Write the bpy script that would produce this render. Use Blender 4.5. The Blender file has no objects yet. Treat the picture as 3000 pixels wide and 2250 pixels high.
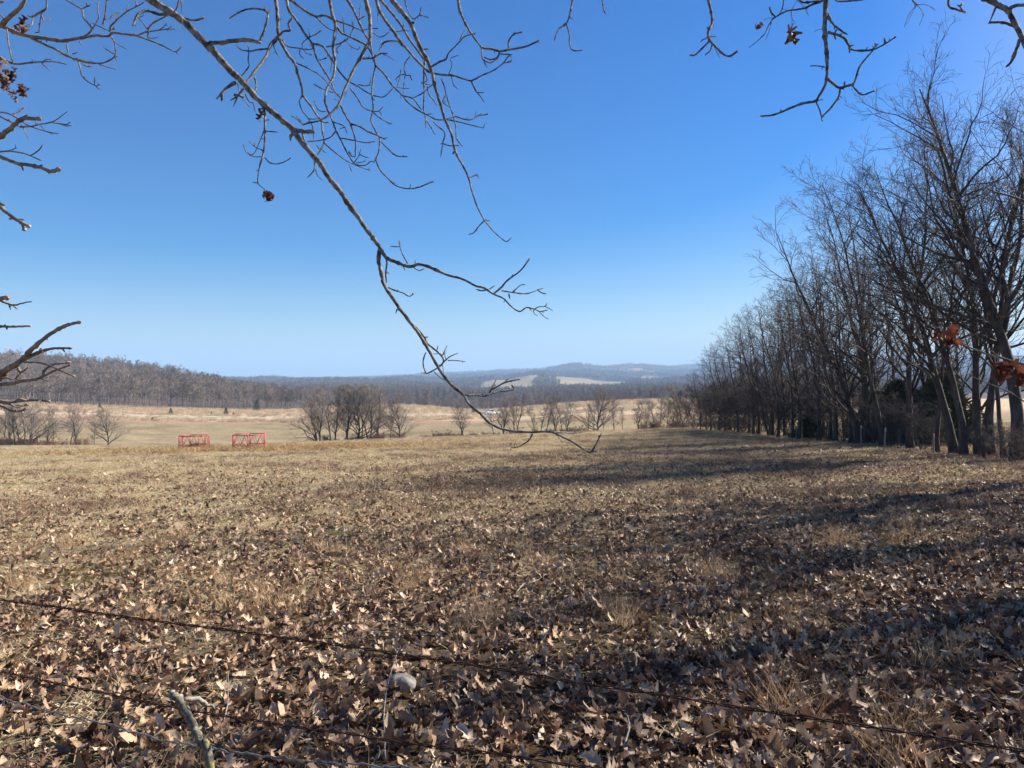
import bpy, math, random
import numpy as np
from mathutils import Vector, Matrix, Euler

sc = bpy.context.scene
COL = sc.collection
FPX = 2224.0            # focal length in pixels of the 3000 px wide photograph
CZ = 1.7                # eye height

# ------------------------------------------------------------------ camera, sky, sun, exposure
cam_d = bpy.data.cameras.new('camera')
cam_d.sensor_width = 36.0
cam_d.lens = 36.0 * FPX / 3000.0
cam_d.clip_start = 0.05
cam_d.clip_end = 20000
cam = bpy.data.objects.new('camera', cam_d)
COL.objects.link(cam)
cam.location = (0, 0, CZ)
cam.rotation_euler = (math.radians(90), 0, 0)
sc.camera = cam

SUN_AZ = math.radians(66)    # clockwise from the view direction (+Y) towards +X
SUN_EL = math.radians(33)
world = bpy.data.worlds.new('World')
sc.world = world
world.use_nodes = True
wn, wl = world.node_tree.nodes, world.node_tree.links
bg = wn['Background']
sky = wn.new('ShaderNodeTexSky')
sky.sky_type = 'NISHITA'
sky.sun_disc = False
sky.sun_elevation = SUN_EL
sky.sun_rotation = SUN_AZ
sky.altitude = 300
sky.air_density = 1.0
sky.dust_density = 1.3
sky.ozone_density = 2.5
hsv = wn.new('ShaderNodeHueSaturation')
hsv.inputs['Saturation'].default_value = 1.9
hsv.inputs['Hue'].default_value = 0.513
wl.new(sky.outputs[0], hsv.inputs['Color'])
wl.new(hsv.outputs[0], bg.inputs['Color'])
bg.inputs['Strength'].default_value = 0.05

sun_d = bpy.data.lights.new('sun', 'SUN')
sun_d.energy = 5.0
sun_d.angle = math.radians(0.5)
sun_d.color = (1.0, 0.93, 0.82)
sun = bpy.data.objects.new('sun', sun_d)
COL.objects.link(sun)
sdir = Vector((math.sin(SUN_AZ) * math.cos(SUN_EL), math.cos(SUN_AZ) * math.cos(SUN_EL), math.sin(SUN_EL)))
sun.rotation_euler = (-sdir).to_track_quat('-Z', 'Y').to_euler()
sun.location = (40, 20, 60)

sc.view_settings.view_transform = 'Standard'
sc.view_settings.look = 'None'
sc.view_settings.exposure = 1.48
sc.view_settings.gamma = 1.0
sc.view_settings.use_curve_mapping = False
sc.cycles.max_bounces = 6
sc.cycles.transparent_max_bounces = 8
sc.cycles.volume_bounces = 0

# ------------------------------------------------------------------ helpers
def P(px, py, Y):
    return np.array(((px - 1500.0) / FPX * Y, Y, CZ + (1125.0 - py) / FPX * Y))

def norm(v):
    return v / np.maximum(np.linalg.norm(v, axis=-1, keepdims=True), 1e-9)

def npmesh(name, V, quads=None, tris=None, smooth=True):
    me = bpy.data.meshes.new(name)
    V = np.asarray(V, dtype=np.float32)
    nq = 0 if quads is None else len(quads)
    nt = 0 if tris is None else len(tris)
    me.vertices.add(len(V))
    me.vertices.foreach_set('co', V.ravel())
    li = []
    if nq: li.append(np.asarray(quads, dtype=np.int32).ravel())
    if nt: li.append(np.asarray(tris, dtype=np.int32).ravel())
    loops = np.concatenate(li)
    me.loops.add(len(loops))
    me.loops.foreach_set('vertex_index', loops)
    tot = np.concatenate([np.full(nq, 4, dtype=np.int32), np.full(nt, 3, dtype=np.int32)])
    start = np.concatenate([[0], np.cumsum(tot)[:-1]]).astype(np.int32)
    me.polygons.add(nq + nt)
    me.polygons.foreach_set('loop_start', start)
    me.polygons.foreach_set('loop_total', tot)
    me.polygons.foreach_set('use_smooth', np.full(nq + nt, smooth, dtype=bool))
    me.update(calc_edges=True)
    return me

class MB:
    """collects vertices, quads and triangles"""
    def __init__(s): s.V, s.Q, s.T, s.n = [], [], [], 0
    def add(s, V, Q=None, T=None):
        s.V.append(np.asarray(V, dtype=np.float64).reshape(-1, 3))
        if Q is not None and len(Q): s.Q.append(np.asarray(Q).reshape(-1, 4) + s.n)
        if T is not None and len(T): s.T.append(np.asarray(T).reshape(-1, 3) + s.n)
        s.n += len(s.V[-1])
    def tubes(s, pts, rad, S=6, ref=None):
        pts = np.asarray(pts, dtype=np.float64); rad = np.asarray(rad, dtype=np.float64)
        if pts.ndim == 2: pts, rad = pts[None], rad[None]
        M, N, _ = pts.shape
        t = np.empty_like(pts)
        t[:, 1:-1] = pts[:, 2:] - pts[:, :-2]
        t[:, 0] = pts[:, 1] - pts[:, 0]; t[:, -1] = pts[:, -1] - pts[:, -2]
        t = norm(t)
        m = norm(pts[:, -1] - pts[:, 0])
        if ref is None:
            a = np.where(np.abs(m[:, 2:3]) < 0.8, np.array([[0, 0, 1.0]]), np.array([[1.0, 0.1, 0]]))
        else:
            a = np.tile(np.array(ref)[None], (M, 1))
        u = norm(np.cross(t, a[:, None, :])); v = np.cross(t, u)
        ang = np.arange(S) * 2 * math.pi / S
        V = pts[:, :, None, :] + rad[:, :, None, None] * (np.cos(ang)[None, None, :, None] * u[:, :, None, :] + np.sin(ang)[None, None, :, None] * v[:, :, None, :])
        k = np.arange(M)[:, None, None] * N * S; i = np.arange(N - 1)[None, :, None] * S
        j = np.arange(S)[None, None, :]; j2 = (j + 1) % S
        Q = np.stack([k + i + j, k + i + j2, k + i + S + j2, k + i + S + j], -1).reshape(-1, 4)
        T = []
        if S == 4 or S >= 5:
            base = np.arange(M) * N * S
            for q in range(1, S - 1):
                T.append(np.stack([base, base + q + 1, base + q], -1))
                e = base + (N - 1) * S
                T.append(np.stack([e, e + q, e + q + 1], -1))
            T = np.concatenate(T)
        s.add(V, Q, T)
    def box(s, c, d, rz=0.0, taper=1.0):
        x, y, z = np.array(d) / 2.0
        v = np.array([[-x, -y, -z], [x, -y, -z], [x, y, -z], [-x, y, -z], [-x * taper, -y * taper, z], [x * taper, -y * taper, z], [x * taper, y * taper, z], [-x * taper, y * taper, z]])
        ca, sa = math.cos(rz), math.sin(rz)
        v = v @ np.array([[ca, sa, 0], [-sa, ca, 0], [0, 0, 1]])
        s.add(v + np.array(c), [[0, 3, 2, 1], [4, 5, 6, 7], [0, 1, 5, 4], [1, 2, 6, 5], [2, 3, 7, 6], [3, 0, 4, 7]])
    def mesh(s, name, off=(0, 0, 0), smooth=True):
        V = np.concatenate(s.V) - np.array(off)
        return npmesh(name, V, np.concatenate(s.Q) if s.Q else None, np.concatenate(s.T) if s.T else None, smooth)

def link(name, me, mat=None, parent=None, loc=None):
    o = bpy.data.objects.new(name, me)
    COL.objects.link(o)
    if mat is not None and me is not None and len(me.materials) == 0:
        me.materials.append(mat)
    if parent is not None: o.parent = parent
    if loc is not None: o.location = loc
    return o

def tag(o, label=None, cat=None, group=None, kind=None):
    if label: o['label'] = label
    if cat: o['category'] = cat
    if group: o['group'] = group
    if kind: o['kind'] = kind
    return o

def empty(name, loc, rz=0.0, scale=1.0):
    o = bpy.data.objects.new(name, None)
    COL.objects.link(o)
    o.location = loc; o.rotation_euler = (0, 0, rz)
    o.scale = (scale,) * 3 if not hasattr(scale, '__len__') else scale
    o.empty_display_size = 0.2
    return o

# sum-of-sines noise, smooth and cheap
def make_noise(seed, scale, octaves=3):
    r = np.random.default_rng(seed)
    W = []
    for o in range(octaves):
        for _ in range(5):
            a = r.uniform(0, 2 * math.pi); f = 2 * math.pi / scale * (2 ** o) * r.uniform(0.6, 1.4)
            W.append((math.cos(a) * f, math.sin(a) * f, r.uniform(0, 6.28), 0.5 ** o))
    tot = sum(w[3] for w in W) ** 0.5 * 1.2
    def fn(x, y):
        s = 0
        for ax, ay, ph, am in W: s = s + am * np.sin(ax * x + ay * y + ph)
        return s / tot
    return fn

# ------------------------------------------------------------------ materials
def new_mat(name):
    m = bpy.data.materials.new(name)
    m.use_nodes = True
    nt = m.node_tree
    return m, nt.nodes, nt.links, nt.nodes['Principled BSDF']

def ramp(n, stops):
    r = n.new('ShaderNodeValToRGB')
    el = r.color_ramp.elements
    while len(el) < len(stops): el.new(0.5)
    for e, (p, c) in zip(el, stops):
        e.position = p; e.color = (c[0], c[1], c[2], 1)
    return r

def mat_noise(name, stops, scale=8, detail=5, rough=0.9, bump=0.0, bscale=None, coord='Object', stretch=None, rnd=0.0, bdist=0.01, spec=0.25):
    m, n, l, b = new_mat(name)
    tc = n.new('ShaderNodeTexCoord')
    src = tc.outputs[coord]
    if stretch:
        mp = n.new('ShaderNodeMapping'); mp.inputs['Scale'].default_value = stretch
        l.new(src, mp.inputs[0]); src = mp.outputs[0]
    nz = n.new('ShaderNodeTexNoise'); nz.inputs['Scale'].default_value = scale; nz.inputs['Detail'].default_value = detail
    nz.inputs['Roughness'].default_value = 0.62
    l.new(src, nz.inputs['Vector'])
    r = ramp(n, stops); l.new(nz.outputs['Fac'], r.inputs[0])
    col = r.outputs[0]
    if rnd:
        oi = n.new('ShaderNodeObjectInfo')
        h = n.new('ShaderNodeHueSaturation')
        mr = n.new('ShaderNodeMapRange'); mr.inputs['To Min'].default_value = 1 - rnd; mr.inputs['To Max'].default_value = 1 + rnd
        l.new(oi.outputs['Random'], mr.inputs[0]); l.new(mr.outputs[0], h.inputs['Value']); l.new(col, h.inputs['Color']); col = h.outputs[0]
    l.new(col, b.inputs['Base Color'])
    b.inputs['Roughness'].default_value = rough
    b.inputs['Specular IOR Level'].default_value = spec
    if bump:
        bn = n.new('ShaderNodeTexNoise'); bn.inputs['Scale'].default_value = bscale or scale * 3; bn.inputs['Detail'].default_value = 4
        l.new(src, bn.inputs['Vector'])
        bu = n.new('ShaderNodeBump'); bu.inputs['Strength'].default_value = bump; bu.inputs['Distance'].default_value = bdist
        l.new(bn.outputs['Fac'], bu.inputs['Height']); l.new(bu.outputs[0], b.inputs['Normal'])
    return m

M = {}
M['bark_near'] = mat_noise('oak_bark', [(0.34, (0.04, 0.032, 0.027)), (0.46, (0.12, 0.105, 0.088)), (0.6, (0.28, 0.255, 0.22)), (0.75, (0.17, 0.165, 0.12))], 34, 7, bump=1.0, bscale=150, bdist=0.007)
M['bark_hickory'] = mat_noise('pale_bark', [(0.3, (0.07, 0.05, 0.04)), (0.5, (0.2, 0.155, 0.12)), (0.75, (0.34, 0.28, 0.22))], 36, 5, bump=0.7, bscale=150, bdist=0.003)
M['bud'] = mat_noise('bud_scale', [(0.35, (0.16, 0.08, 0.05)), (0.65, (0.55, 0.42, 0.33))], 90, 3, bump=0.4, bscale=300, bdist=0.002)
M['bark_trunk'] = mat_noise('hedgerow_bark', [(0.3, (0.025, 0.02, 0.017)), (0.55, (0.07, 0.058, 0.05)), (0.75, (0.15, 0.13, 0.11))], 5, 7, bump=1.0, bscale=14, stretch=(1, 1, 0.25), bdist=0.03, rnd=0.15)
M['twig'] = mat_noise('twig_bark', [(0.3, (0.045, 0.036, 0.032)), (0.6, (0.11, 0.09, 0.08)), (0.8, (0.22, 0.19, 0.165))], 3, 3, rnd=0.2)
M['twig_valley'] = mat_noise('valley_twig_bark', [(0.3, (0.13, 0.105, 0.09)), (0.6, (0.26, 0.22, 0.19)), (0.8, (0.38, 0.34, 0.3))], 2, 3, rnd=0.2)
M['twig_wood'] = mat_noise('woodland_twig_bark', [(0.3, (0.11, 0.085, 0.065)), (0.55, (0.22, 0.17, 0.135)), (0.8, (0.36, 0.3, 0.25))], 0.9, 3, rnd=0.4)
M['cedar'] = mat_noise('cedar_foliage', [(0.3, (0.035, 0.045, 0.018)), (0.6, (0.09, 0.105, 0.045)), (0.8, (0.17, 0.17, 0.08))], 3, 4, rnd=0.2)
M['red_paint'] = mat_noise('red_enamel', [(0.28, (0.16, 0.035, 0.025)), (0.42, (0.36, 0.026, 0.032)), (0.8, (0.43, 0.065, 0.06))], 5, 6, rough=0.55, spec=0.5)
M['rust_wire'] = mat_noise('rusty_wire', [(0.35, (0.018, 0.011, 0.008)), (0.6, (0.075, 0.03, 0.017)), (0.8, (0.13, 0.06, 0.03))], 60, 4, rough=0.75, bump=0.5, bscale=400, bdist=0.001)
M['galv_wire'] = mat_noise('galvanised_wire', [(0.3, (0.07, 0.07, 0.07)), (0.7, (0.3, 0.3, 0.3))], 60, 4, rough=0.45, spec=0.6)
M['galv_wire'].node_tree.nodes['Principled BSDF'].inputs['Metallic'].default_value = 0.5
M['dead_wood'] = mat_noise('weathered_wood', [(0.3, (0.1, 0.085, 0.07)), (0.55, (0.3, 0.27, 0.23)), (0.75, (0.48, 0.45, 0.39))], 20, 6, bump=0.8, bscale=90, bdist=0.004)
M['stone'] = mat_noise('limestone', [(0.3, (0.14, 0.12, 0.10)), (0.5, (0.27, 0.24, 0.2)), (0.7, (0.38, 0.35, 0.3))], 14, 7, bump=0.8, bscale=40, bdist=0.01)
M['gravel'] = mat_noise('gravel', [(0.3, (0.3, 0.27, 0.24)), (0.7, (0.48, 0.45, 0.42))], 0.8, 4)
M['white_paint'] = mat_noise('white_car_paint', [(0.3, (0.72, 0.74, 0.78)), (0.7, (0.8, 0.81, 0.84))], 2, 2, rough=0.3, spec=0.5)
M['tyre'] = mat_noise('tyre_rubber', [(0.3, (0.015, 0.015, 0.015)), (0.7, (0.03, 0.03, 0.03))], 10, 2)
M['glass'] = mat_noise('dark_glass', [(0.3, (0.02, 0.025, 0.03)), (0.7, (0.04, 0.05, 0.06))], 3, 2, rough=0.08, spec=0.7)
M['steel'] = mat_noise('mast_steel', [(0.3, (0.3, 0.3, 0.32)), (0.7, (0.45, 0.45, 0.48))], 1, 2, rough=0.5)
M['soil'] = mat_noise('dark_soil', [(0.3, (0.03, 0.02, 0.014)), (0.7, (0.09, 0.06, 0.04))], 6, 5)
M['house_wall'] = mat_noise('white_boards', [(0.3, (0.7, 0.7, 0.68)), (0.7, (0.8, 0.8, 0.78))], 1, 2)
M['house_roof'] = mat_noise('grey_roof', [(0.3, (0.12, 0.12, 0.13)), (0.7, (0.2, 0.2, 0.21))], 1, 2)

def lichen_mat():
    m, n, l, b = new_mat('lichen_bark')
    tc = n.new('ShaderNodeTexCoord')
    nz = n.new('ShaderNodeTexNoise'); nz.inputs['Scale'].default_value = 85; nz.inputs['Detail'].default_value = 7; nz.inputs['Roughness'].default_value = 0.7
    l.new(tc.outputs['Object'], nz.inputs['Vector'])
    r = ramp(n, [(0.36, (0.04, 0.03, 0.022)), (0.47, (0.12, 0.10, 0.07)), (0.56, (0.17, 0.17, 0.12)), (0.68, (0.33, 0.33, 0.27))])
    l.new(nz.outputs['Fac'], r.inputs[0])
    n2 = n.new('ShaderNodeTexNoise'); n2.inputs['Scale'].default_value = 16; n2.inputs['Detail'].default_value = 5
    l.new(tc.outputs['Object'], n2.inputs['Vector'])
    r2 = ramp(n, [(0.44, (0, 0, 0)), (0.5, (1, 1, 1))]); l.new(n2.outputs['Fac'], r2.inputs[0])
    mx = n.new('ShaderNodeMix'); mx.data_type = 'RGBA'
    sx = n.new('ShaderNodeSeparateXYZ'); l.new(tc.outputs['Object'], sx.inputs[0])
    lt = n.new('ShaderNodeMath'); lt.operation = 'LESS_THAN'; l.new(sx.outputs['Z'], lt.inputs[0]); lt.inputs[1].default_value = 0.95
    gt = n.new('ShaderNodeMath'); gt.operation = 'GREATER_THAN'; l.new(sx.outputs['Z'], gt.inputs[0]); gt.inputs[1].default_value = 0.8
    ml = n.new('ShaderNodeMath'); ml.operation = 'MULTIPLY'; l.new(lt.outputs[0], ml.inputs[0]); l.new(gt.outputs[0], ml.inputs[1])
    ml2 = n.new('ShaderNodeMath'); ml2.operation = 'MULTIPLY'; l.new(ml.outputs[0], ml2.inputs[0]); l.new(r2.outputs[0], ml2.inputs[1])
    l.new(ml2.outputs[0], mx.inputs[0]); l.new(r.outputs[0], mx.inputs[6]); mx.inputs[7].default_value = (0.22, 0.2, 0.06, 1)
    l.new(mx.outputs[2], b.inputs['Base Color']); b.inputs['Roughness'].default_value = 0.95
    bu = n.new('ShaderNodeBump'); bu.inputs['Strength'].default_value = 1.0; bu.inputs['Distance'].default_value = 0.005
    l.new(nz.outputs['Fac'], bu.inputs['Height']); l.new(bu.outputs[0], b.inputs['Normal'])
    return m
M['lichen'] = lichen_mat()

def leafy_mat(name, stops, trans=0.35, tcol=1.0, rough=0.6, spec=0.2):
    """thin dry leaf or blade: random colour per instance, part of the light passes through"""
    m, n, l, b = new_mat(name)
    oi = n.new('ShaderNodeObjectInfo')
    r = ramp(n, stops); l.new(oi.outputs['Random'], r.inputs[0])
    tc = n.new('ShaderNodeTexCoord')
    nz = n.new('ShaderNodeTexNoise'); nz.inputs['Scale'].default_value = 30; nz.inputs['Detail'].default_value = 3
    l.new(tc.outputs['Object'], nz.inputs['Vector'])
    mr = n.new('ShaderNodeMapRange'); mr.inputs['From Min'].default_value = 0.3; mr.inputs['From Max'].default_value = 0.7
    mr.inputs['To Min'].default_value = 0.72; mr.inputs['To Max'].default_value = 1.25
    l.new(nz.outputs['Fac'], mr.inputs[0])
    h = n.new('ShaderNodeHueSaturation'); l.new(r.outputs[0], h.inputs['Color']); l.new(mr.outputs[0], h.inputs['Value'])
    l.new(h.outputs[0], b.inputs['Base Color'])
    b.inputs['Roughness'].default_value = rough; b.inputs['Specular IOR Level'].default_value = spec
    tr = n.new('ShaderNodeBsdfTranslucent'); l.new(h.outputs[0], tr.inputs['Color'])
    mx = n.new('ShaderNodeMixShader'); mx.inputs[0].default_value = trans
    l.new(b.outputs[0], mx.inputs[1]); l.new(tr.outputs[0], mx.inputs[2])
    l.new(mx.outputs[0], n['Material Output'].inputs['Surface'])
    return m
M['leaf'] = leafy_mat('dry_oak_leaf', [(0.0, (0.055, 0.026, 0.016)), (0.25, (0.13, 0.07, 0.04)), (0.5, (0.26, 0.16, 0.095)), (0.82, (0.39, 0.265, 0.165)), (1.0, (0.56, 0.43, 0.3))], 0.12, rough=0.55, spec=0.3)
M['leaf_dark'] = leafy_mat('hanging_dead_leaf', [(0.0, (0.05, 0.024, 0.016)), (0.5, (0.12, 0.058, 0.036)), (1.0, (0.24, 0.14, 0.09))], 0.3)
M['leaf_red'] = leafy_mat('rust_red_leaf', [(0.0, (0.10, 0.03, 0.018)), (1.0, (0.17, 0.06, 0.035))], 0.4)
M['straw'] = leafy_mat('dry_grass_blades', [(0.0, (0.24, 0.17, 0.09)), (0.4, (0.46, 0.36, 0.21)), (0.75, (0.58, 0.48, 0.31)), (0.9, (0.62, 0.54, 0.38)), (1.0, (0.30, 0.31, 0.12))], 0.3)
M['straw_gold'] = leafy_mat('spilled_hay_strands', [(0.0, (0.12, 0.075, 0.04)), (0.4, (0.40, 0.26, 0.11)), (1.0, (0.60, 0.43, 0.2))], 0.25)
M['broom'] = leafy_mat('orange_grass_blades', [(0.0, (0.38, 0.22, 0.11)), (0.5, (0.58, 0.38, 0.2)), (1.0, (0.68, 0.5, 0.3))], 0.35)
M['sedge'] = leafy_mat('far_field_grass_blades', [(0.0, (0.33, 0.23, 0.14)), (0.5, (0.5, 0.385, 0.25)), (1.0, (0.62, 0.5, 0.34))], 0.3)
M['weed'] = leafy_mat('dark_weed_stalks', [(0.0, (0.06, 0.035, 0.03)), (0.6, (0.17, 0.1, 0.075)), (1.0, (0.3, 0.2, 0.15))], 0.1)
M['green'] = leafy_mat('green_grass_blades', [(0.0, (0.08, 0.11, 0.03)), (0.6, (0.18, 0.2, 0.07)), (1.0, (0.32, 0.3, 0.12))], 0.3)

def ground_mat():
    m, n, l, b = new_mat('field_ground')
    at = n.new('ShaderNodeAttribute'); at.attribute_name = 'tone'
    tc = n.new('ShaderNodeTexCoord')
    def noise(scale, detail=5, rough=0.6, vec=None):
        z = n.new('ShaderNodeTexNoise'); z.inputs['Scale'].default_value = scale; z.inputs['Detail'].default_value = detail
        z.inputs['Roughness'].default_value = rough
        l.new(vec or tc.outputs['Object'], z.inputs['Vector']); return z.outputs['Fac']
    def mr(v, a, b_, c, d):
        q = n.new('ShaderNodeMapRange'); q.inputs['From Min'].default_value = a; q.inputs['From Max'].default_value = b_
        q.inputs['To Min'].default_value = c; q.inputs['To Max'].default_value = d; l.new(v, q.inputs[0]); return q.outputs[0]
    fine = mr(noise(9.0, 8, 0.75), 0.32, 0.68, 0.4, 1.55)
    mid = mr(noise(0.9, 6, 0.65), 0.3, 0.7, 0.72, 1.25)
    mps = n.new('ShaderNodeMapping'); mps.inputs['Scale'].default_value = (0.10, 0.55, 1.0); l.new(tc.outputs['Object'], mps.inputs[0])
    big = mr(noise(1.0, 6, 0.7, mps.outputs[0]), 0.3, 0.7, 0.74, 1.22)
    m1 = n.new('ShaderNodeMath'); m1.operation = 'MULTIPLY'; l.new(fine, m1.inputs[0]); l.new(mid, m1.inputs[1])
    m2 = n.new('ShaderNodeMath'); m2.operation = 'MULTIPLY'; l.new(m1.outputs[0], m2.inputs[0]); l.new(big, m2.inputs[1])
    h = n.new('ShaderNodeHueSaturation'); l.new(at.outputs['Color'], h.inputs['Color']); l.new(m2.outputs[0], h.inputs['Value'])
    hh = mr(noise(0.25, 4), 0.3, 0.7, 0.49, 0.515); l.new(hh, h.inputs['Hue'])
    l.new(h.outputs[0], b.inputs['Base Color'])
    b.inputs['Roughness'].default_value = 1.0; b.inputs['Specular IOR Level'].default_value = 0.05
    bu = n.new('ShaderNodeBump'); bu.inputs['Strength'].default_value = 1.0; bu.inputs['Distance'].default_value = 0.05
    l.new(noise(11, 8, 0.75), bu.inputs['Height']); l.new(bu.outputs[0], b.inputs['Normal'])
    return m
M['ground'] = ground_mat()

# ------------------------------------------------------------------ terrain
PXC = np.array([-1500, 0, 200, 400, 600, 800, 1000, 1200, 1400, 1600, 1700, 1760, 1830, 1950, 2100, 2500, 3000, 4500.])
ROWS = {   # forward distance: picture row of the ground seen along each column
    100: [1318, 1318, 1318, 1317, 1316, 1314, 1306, 1300, 1292, 1283, 1281, 1279, 1277, 1272, 1268, 1262, 1262, 1262],
    125: [1322, 1322, 1322, 1322, 1320, 1318, 1310, 1300, 1290, 1280, 1276, 1274, 1272, 1266, 1258, 1256, 1256, 1256],
    160: [1297, 1297, 1297, 1297, 1298, 1296, 1290, 1284, 1272, 1262, 1258, 1256, 1254, 1249, 1240, 1240, 1240, 1240],
    200: [1250, 1250, 1252, 1256, 1260, 1262, 1258, 1256, 1248, 1236, 1230, 1227, 1223, 1218, 1212, 1212, 1212, 1212],
    250: [1204, 1206, 1212, 1218, 1222, 1224, 1220, 1216, 1216, 1204, 1198, 1195, 1192, 1188, 1184, 1184, 1184, 1184],
    300: [1176, 1176, 1187, 1195, 1200, 1203, 1190, 1183, 1203, 1186, 1177, 1174, 1172, 1168, 1165, 1165, 1165, 1165],
    360: [1152, 1152, 1160, 1170, 1182, 1194, 1192, 1192, 1208, 1196, 1190, 1188, 1184, 1180, 1176, 1176, 1176, 1176],
    500: [1080, 1082, 1094, 1114, 1143, 1175, 1192, 1192, 1198, 1194, 1192, 1190, 1188, 1184, 1178, 1172, 1165, 1165],
    620: [1098, 1098, 1106, 1120, 1150, 1168, 1180, 1180, 1184, 1182, 1180, 1178, 1176, 1172, 1166, 1160, 1150, 1150],
    1000: [1135, 1135, 1135, 1135, 1140, 1142, 1144, 1146, 1154, 1150, 1148, 1147, 1146, 1144, 1140, 1135, 1128, 1128],
    1500: [1122, 1122, 1122, 1122, 1124, 1126, 1128, 1126, 1126, 1108, 1120, 1122, 1124, 1128, 1124, 1112, 1100, 1100],
    2000: [1118, 1118, 1118, 1118, 1120, 1121, 1120, 1116, 1110, 1098, 1096, 1096, 1098, 1106, 1098, 1088, 1075, 1075],
    2600: [1116, 1116, 1116, 1116, 1118, 1119, 1114, 1104, 1094, 1084, 1066, 1081, 1068, 1080, 1074, 1066, 1052, 1052],
    3200: [1115, 1115, 1115, 1115, 1116, 1117, 1112, 1103, 1093, 1088, 1080, 1082, 1080, 1077, 1066, 1058, 1046, 1046],
    4200: [1117, 1117, 1117, 1117, 1118, 1119, 1116, 1110, 1102, 1098, 1094, 1094, 1092, 1090, 1080, 1068, 1060, 1060],
    5600: [1119, 1119, 1119, 1119, 1120, 1120, 1118, 1114, 1108, 1106, 1102, 1102, 1100, 1100, 1094, 1080, 1070, 1070],
}
def stretch_d(d):
    return d if d <= 1000 else 1000 * (d / 1000) ** 1.42
def unstretch(D):
    return np.where(D <= 1000, D, 1000 * (np.maximum(D, 1) / 1000) ** (1 / 1.42))
def plane_z(X, D):
    s = 0.044 - 0.0005 * np.clip(X, -30, 30)
    return -s * D
PXG = np.linspace(-1500, 4500, 301)
LD = np.linspace(math.log(4.0), math.log(stretch_d(5600.0)), 560)
DG = np.exp(LD)
def _build_table():
    rows_d = sorted(ROWS); rows_s = [stretch_d(float(d)) for d in rows_d]
    Z = np.zeros((len(DG), len(PXG)))
    rz = np.array([CZ + (1125 - np.interp(PXG, PXC, ROWS[d])) / FPX * stretch_d(float(d)) for d in rows_d])
    for i, d in enumerate(DG):
        X = (PXG - 1500) / FPX * d
        pl = plane_z(X, d)
        if d <= 78: Z[i] = pl
        else:
            X78 = (PXG - 1500) / FPX * 78
            ds = [78.0] + rows_s; zs = np.vstack([plane_z(X78, 78.0)[None], rz])
            k = min(max(np.searchsorted(ds, d) - 1, 0), len(ds) - 2)
            t = (d - ds[k]) / (ds[k + 1] - ds[k])
            Z[i] = zs[k] * (1 - t) + zs[k + 1] * t
    kern = np.exp(-0.5 * (np.arange(-8, 9) / 3.4) ** 2); kern /= kern.sum()
    Zs = np.stack([np.convolve(np.pad(Z[:, j], 8, 'edge'), kern, 'valid') for j in range(Z.shape[1])], 1)
    k2 = np.exp(-0.5 * (np.arange(-3, 4) / 1.2) ** 2); k2 /= k2.sum()
    Zs = np.stack([np.convolve(np.pad(Zs[i], 3, 'edge'), k2, 'valid') for i in range(Z.shape[0])], 0)
    w = np.clip((DG - 40) / 25, 0, 1)[:, None]
    return Z * (1 - w) + Zs * w
ZT = _build_table()
n_small = make_noise(1, 2.2, 3); n_mid = make_noise(2, 14, 3); n_far = make_noise(3, 260, 4)

def dist_px(X, Y):
    r = np.hypot(X, Y)
    D = np.maximum(Y, 0.5 * r)
    return D, 1500 + FPX * X / np.maximum(D, 1e-3)

def hgt(X, Y):
    X = np.asarray(X, dtype=float); Y = np.asarray(Y, dtype=float)
    D, px = dist_px(X, Y)
    fi = np.clip((np.log(np.maximum(D, 4.0)) - LD[0]) / (LD[1] - LD[0]), 0, len(LD) - 1.001)
    fj = np.clip((px - PXG[0]) / (PXG[1] - PXG[0]), 0, len(PXG) - 1.001)
    i = fi.astype(int); j = fj.astype(int); a = fi - i; b = fj - j
    z = (ZT[i, j] * (1 - a) * (1 - b) + ZT[i + 1, j] * a * (1 - b) + ZT[i, j + 1] * (1 - a) * b + ZT[i + 1, j + 1] * a * b)
    near = plane_z(X, D)
    wn_ = np.clip((D - 30) / 20, 0, 1)
    z = near * (1 - wn_) + z * wn_
    z = z + 0.022 * n_small(X, Y) * np.clip(1.2 - D / 60, 0, 1) + 0.05 * n_mid(X, Y) * np.clip(D / 20, 0, 1) * np.clip(1 - (D - 60) / 40, 0.3, 1)
    z = z + n_far(X, Y) * np.clip((D - 900) / 900, 0, 1) * 8.0
    return z

def G(px, Y):
    X = (px - 1500) / FPX * Y
    return np.array((X, Y, float(hgt(X, Y))))

def ell(px, D, c, rx, d, rd):
    return ((px - c) / rx) ** 2 + ((np.log(D) - math.log(d)) / rd) ** 2
def pasture_mask(X, Y):
    """open grass on the far hills"""
    D, px = dist_px(X, Y); D = unstretch(D)
    w = 0.25 * n_far(X * 1.7, Y * 1.7)
    m = (ell(px, D, 1640, 235, 1330, 0.23) + w < 1) | (ell(px, D, 1450, 135, 1080, 0.13) + w < 1) | (ell(px, D, 1880, 75, 1750, 0.06) + w < 1) | (ell(px, D, 2030, 160, 1120, 0.07) + w < 1) \
        | (ell(px, D, 1850, 40, 2250, 0.05) + w < 1) | (ell(px, D, 1020, 40, 1500, 0.03) < 1) | (ell(px, D, 1290, 60, 1500, 0.04) < 1)
    grove = ell(px, D, 1600, 42, 1250, 0.075) < 1
    return m & ~grove

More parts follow.
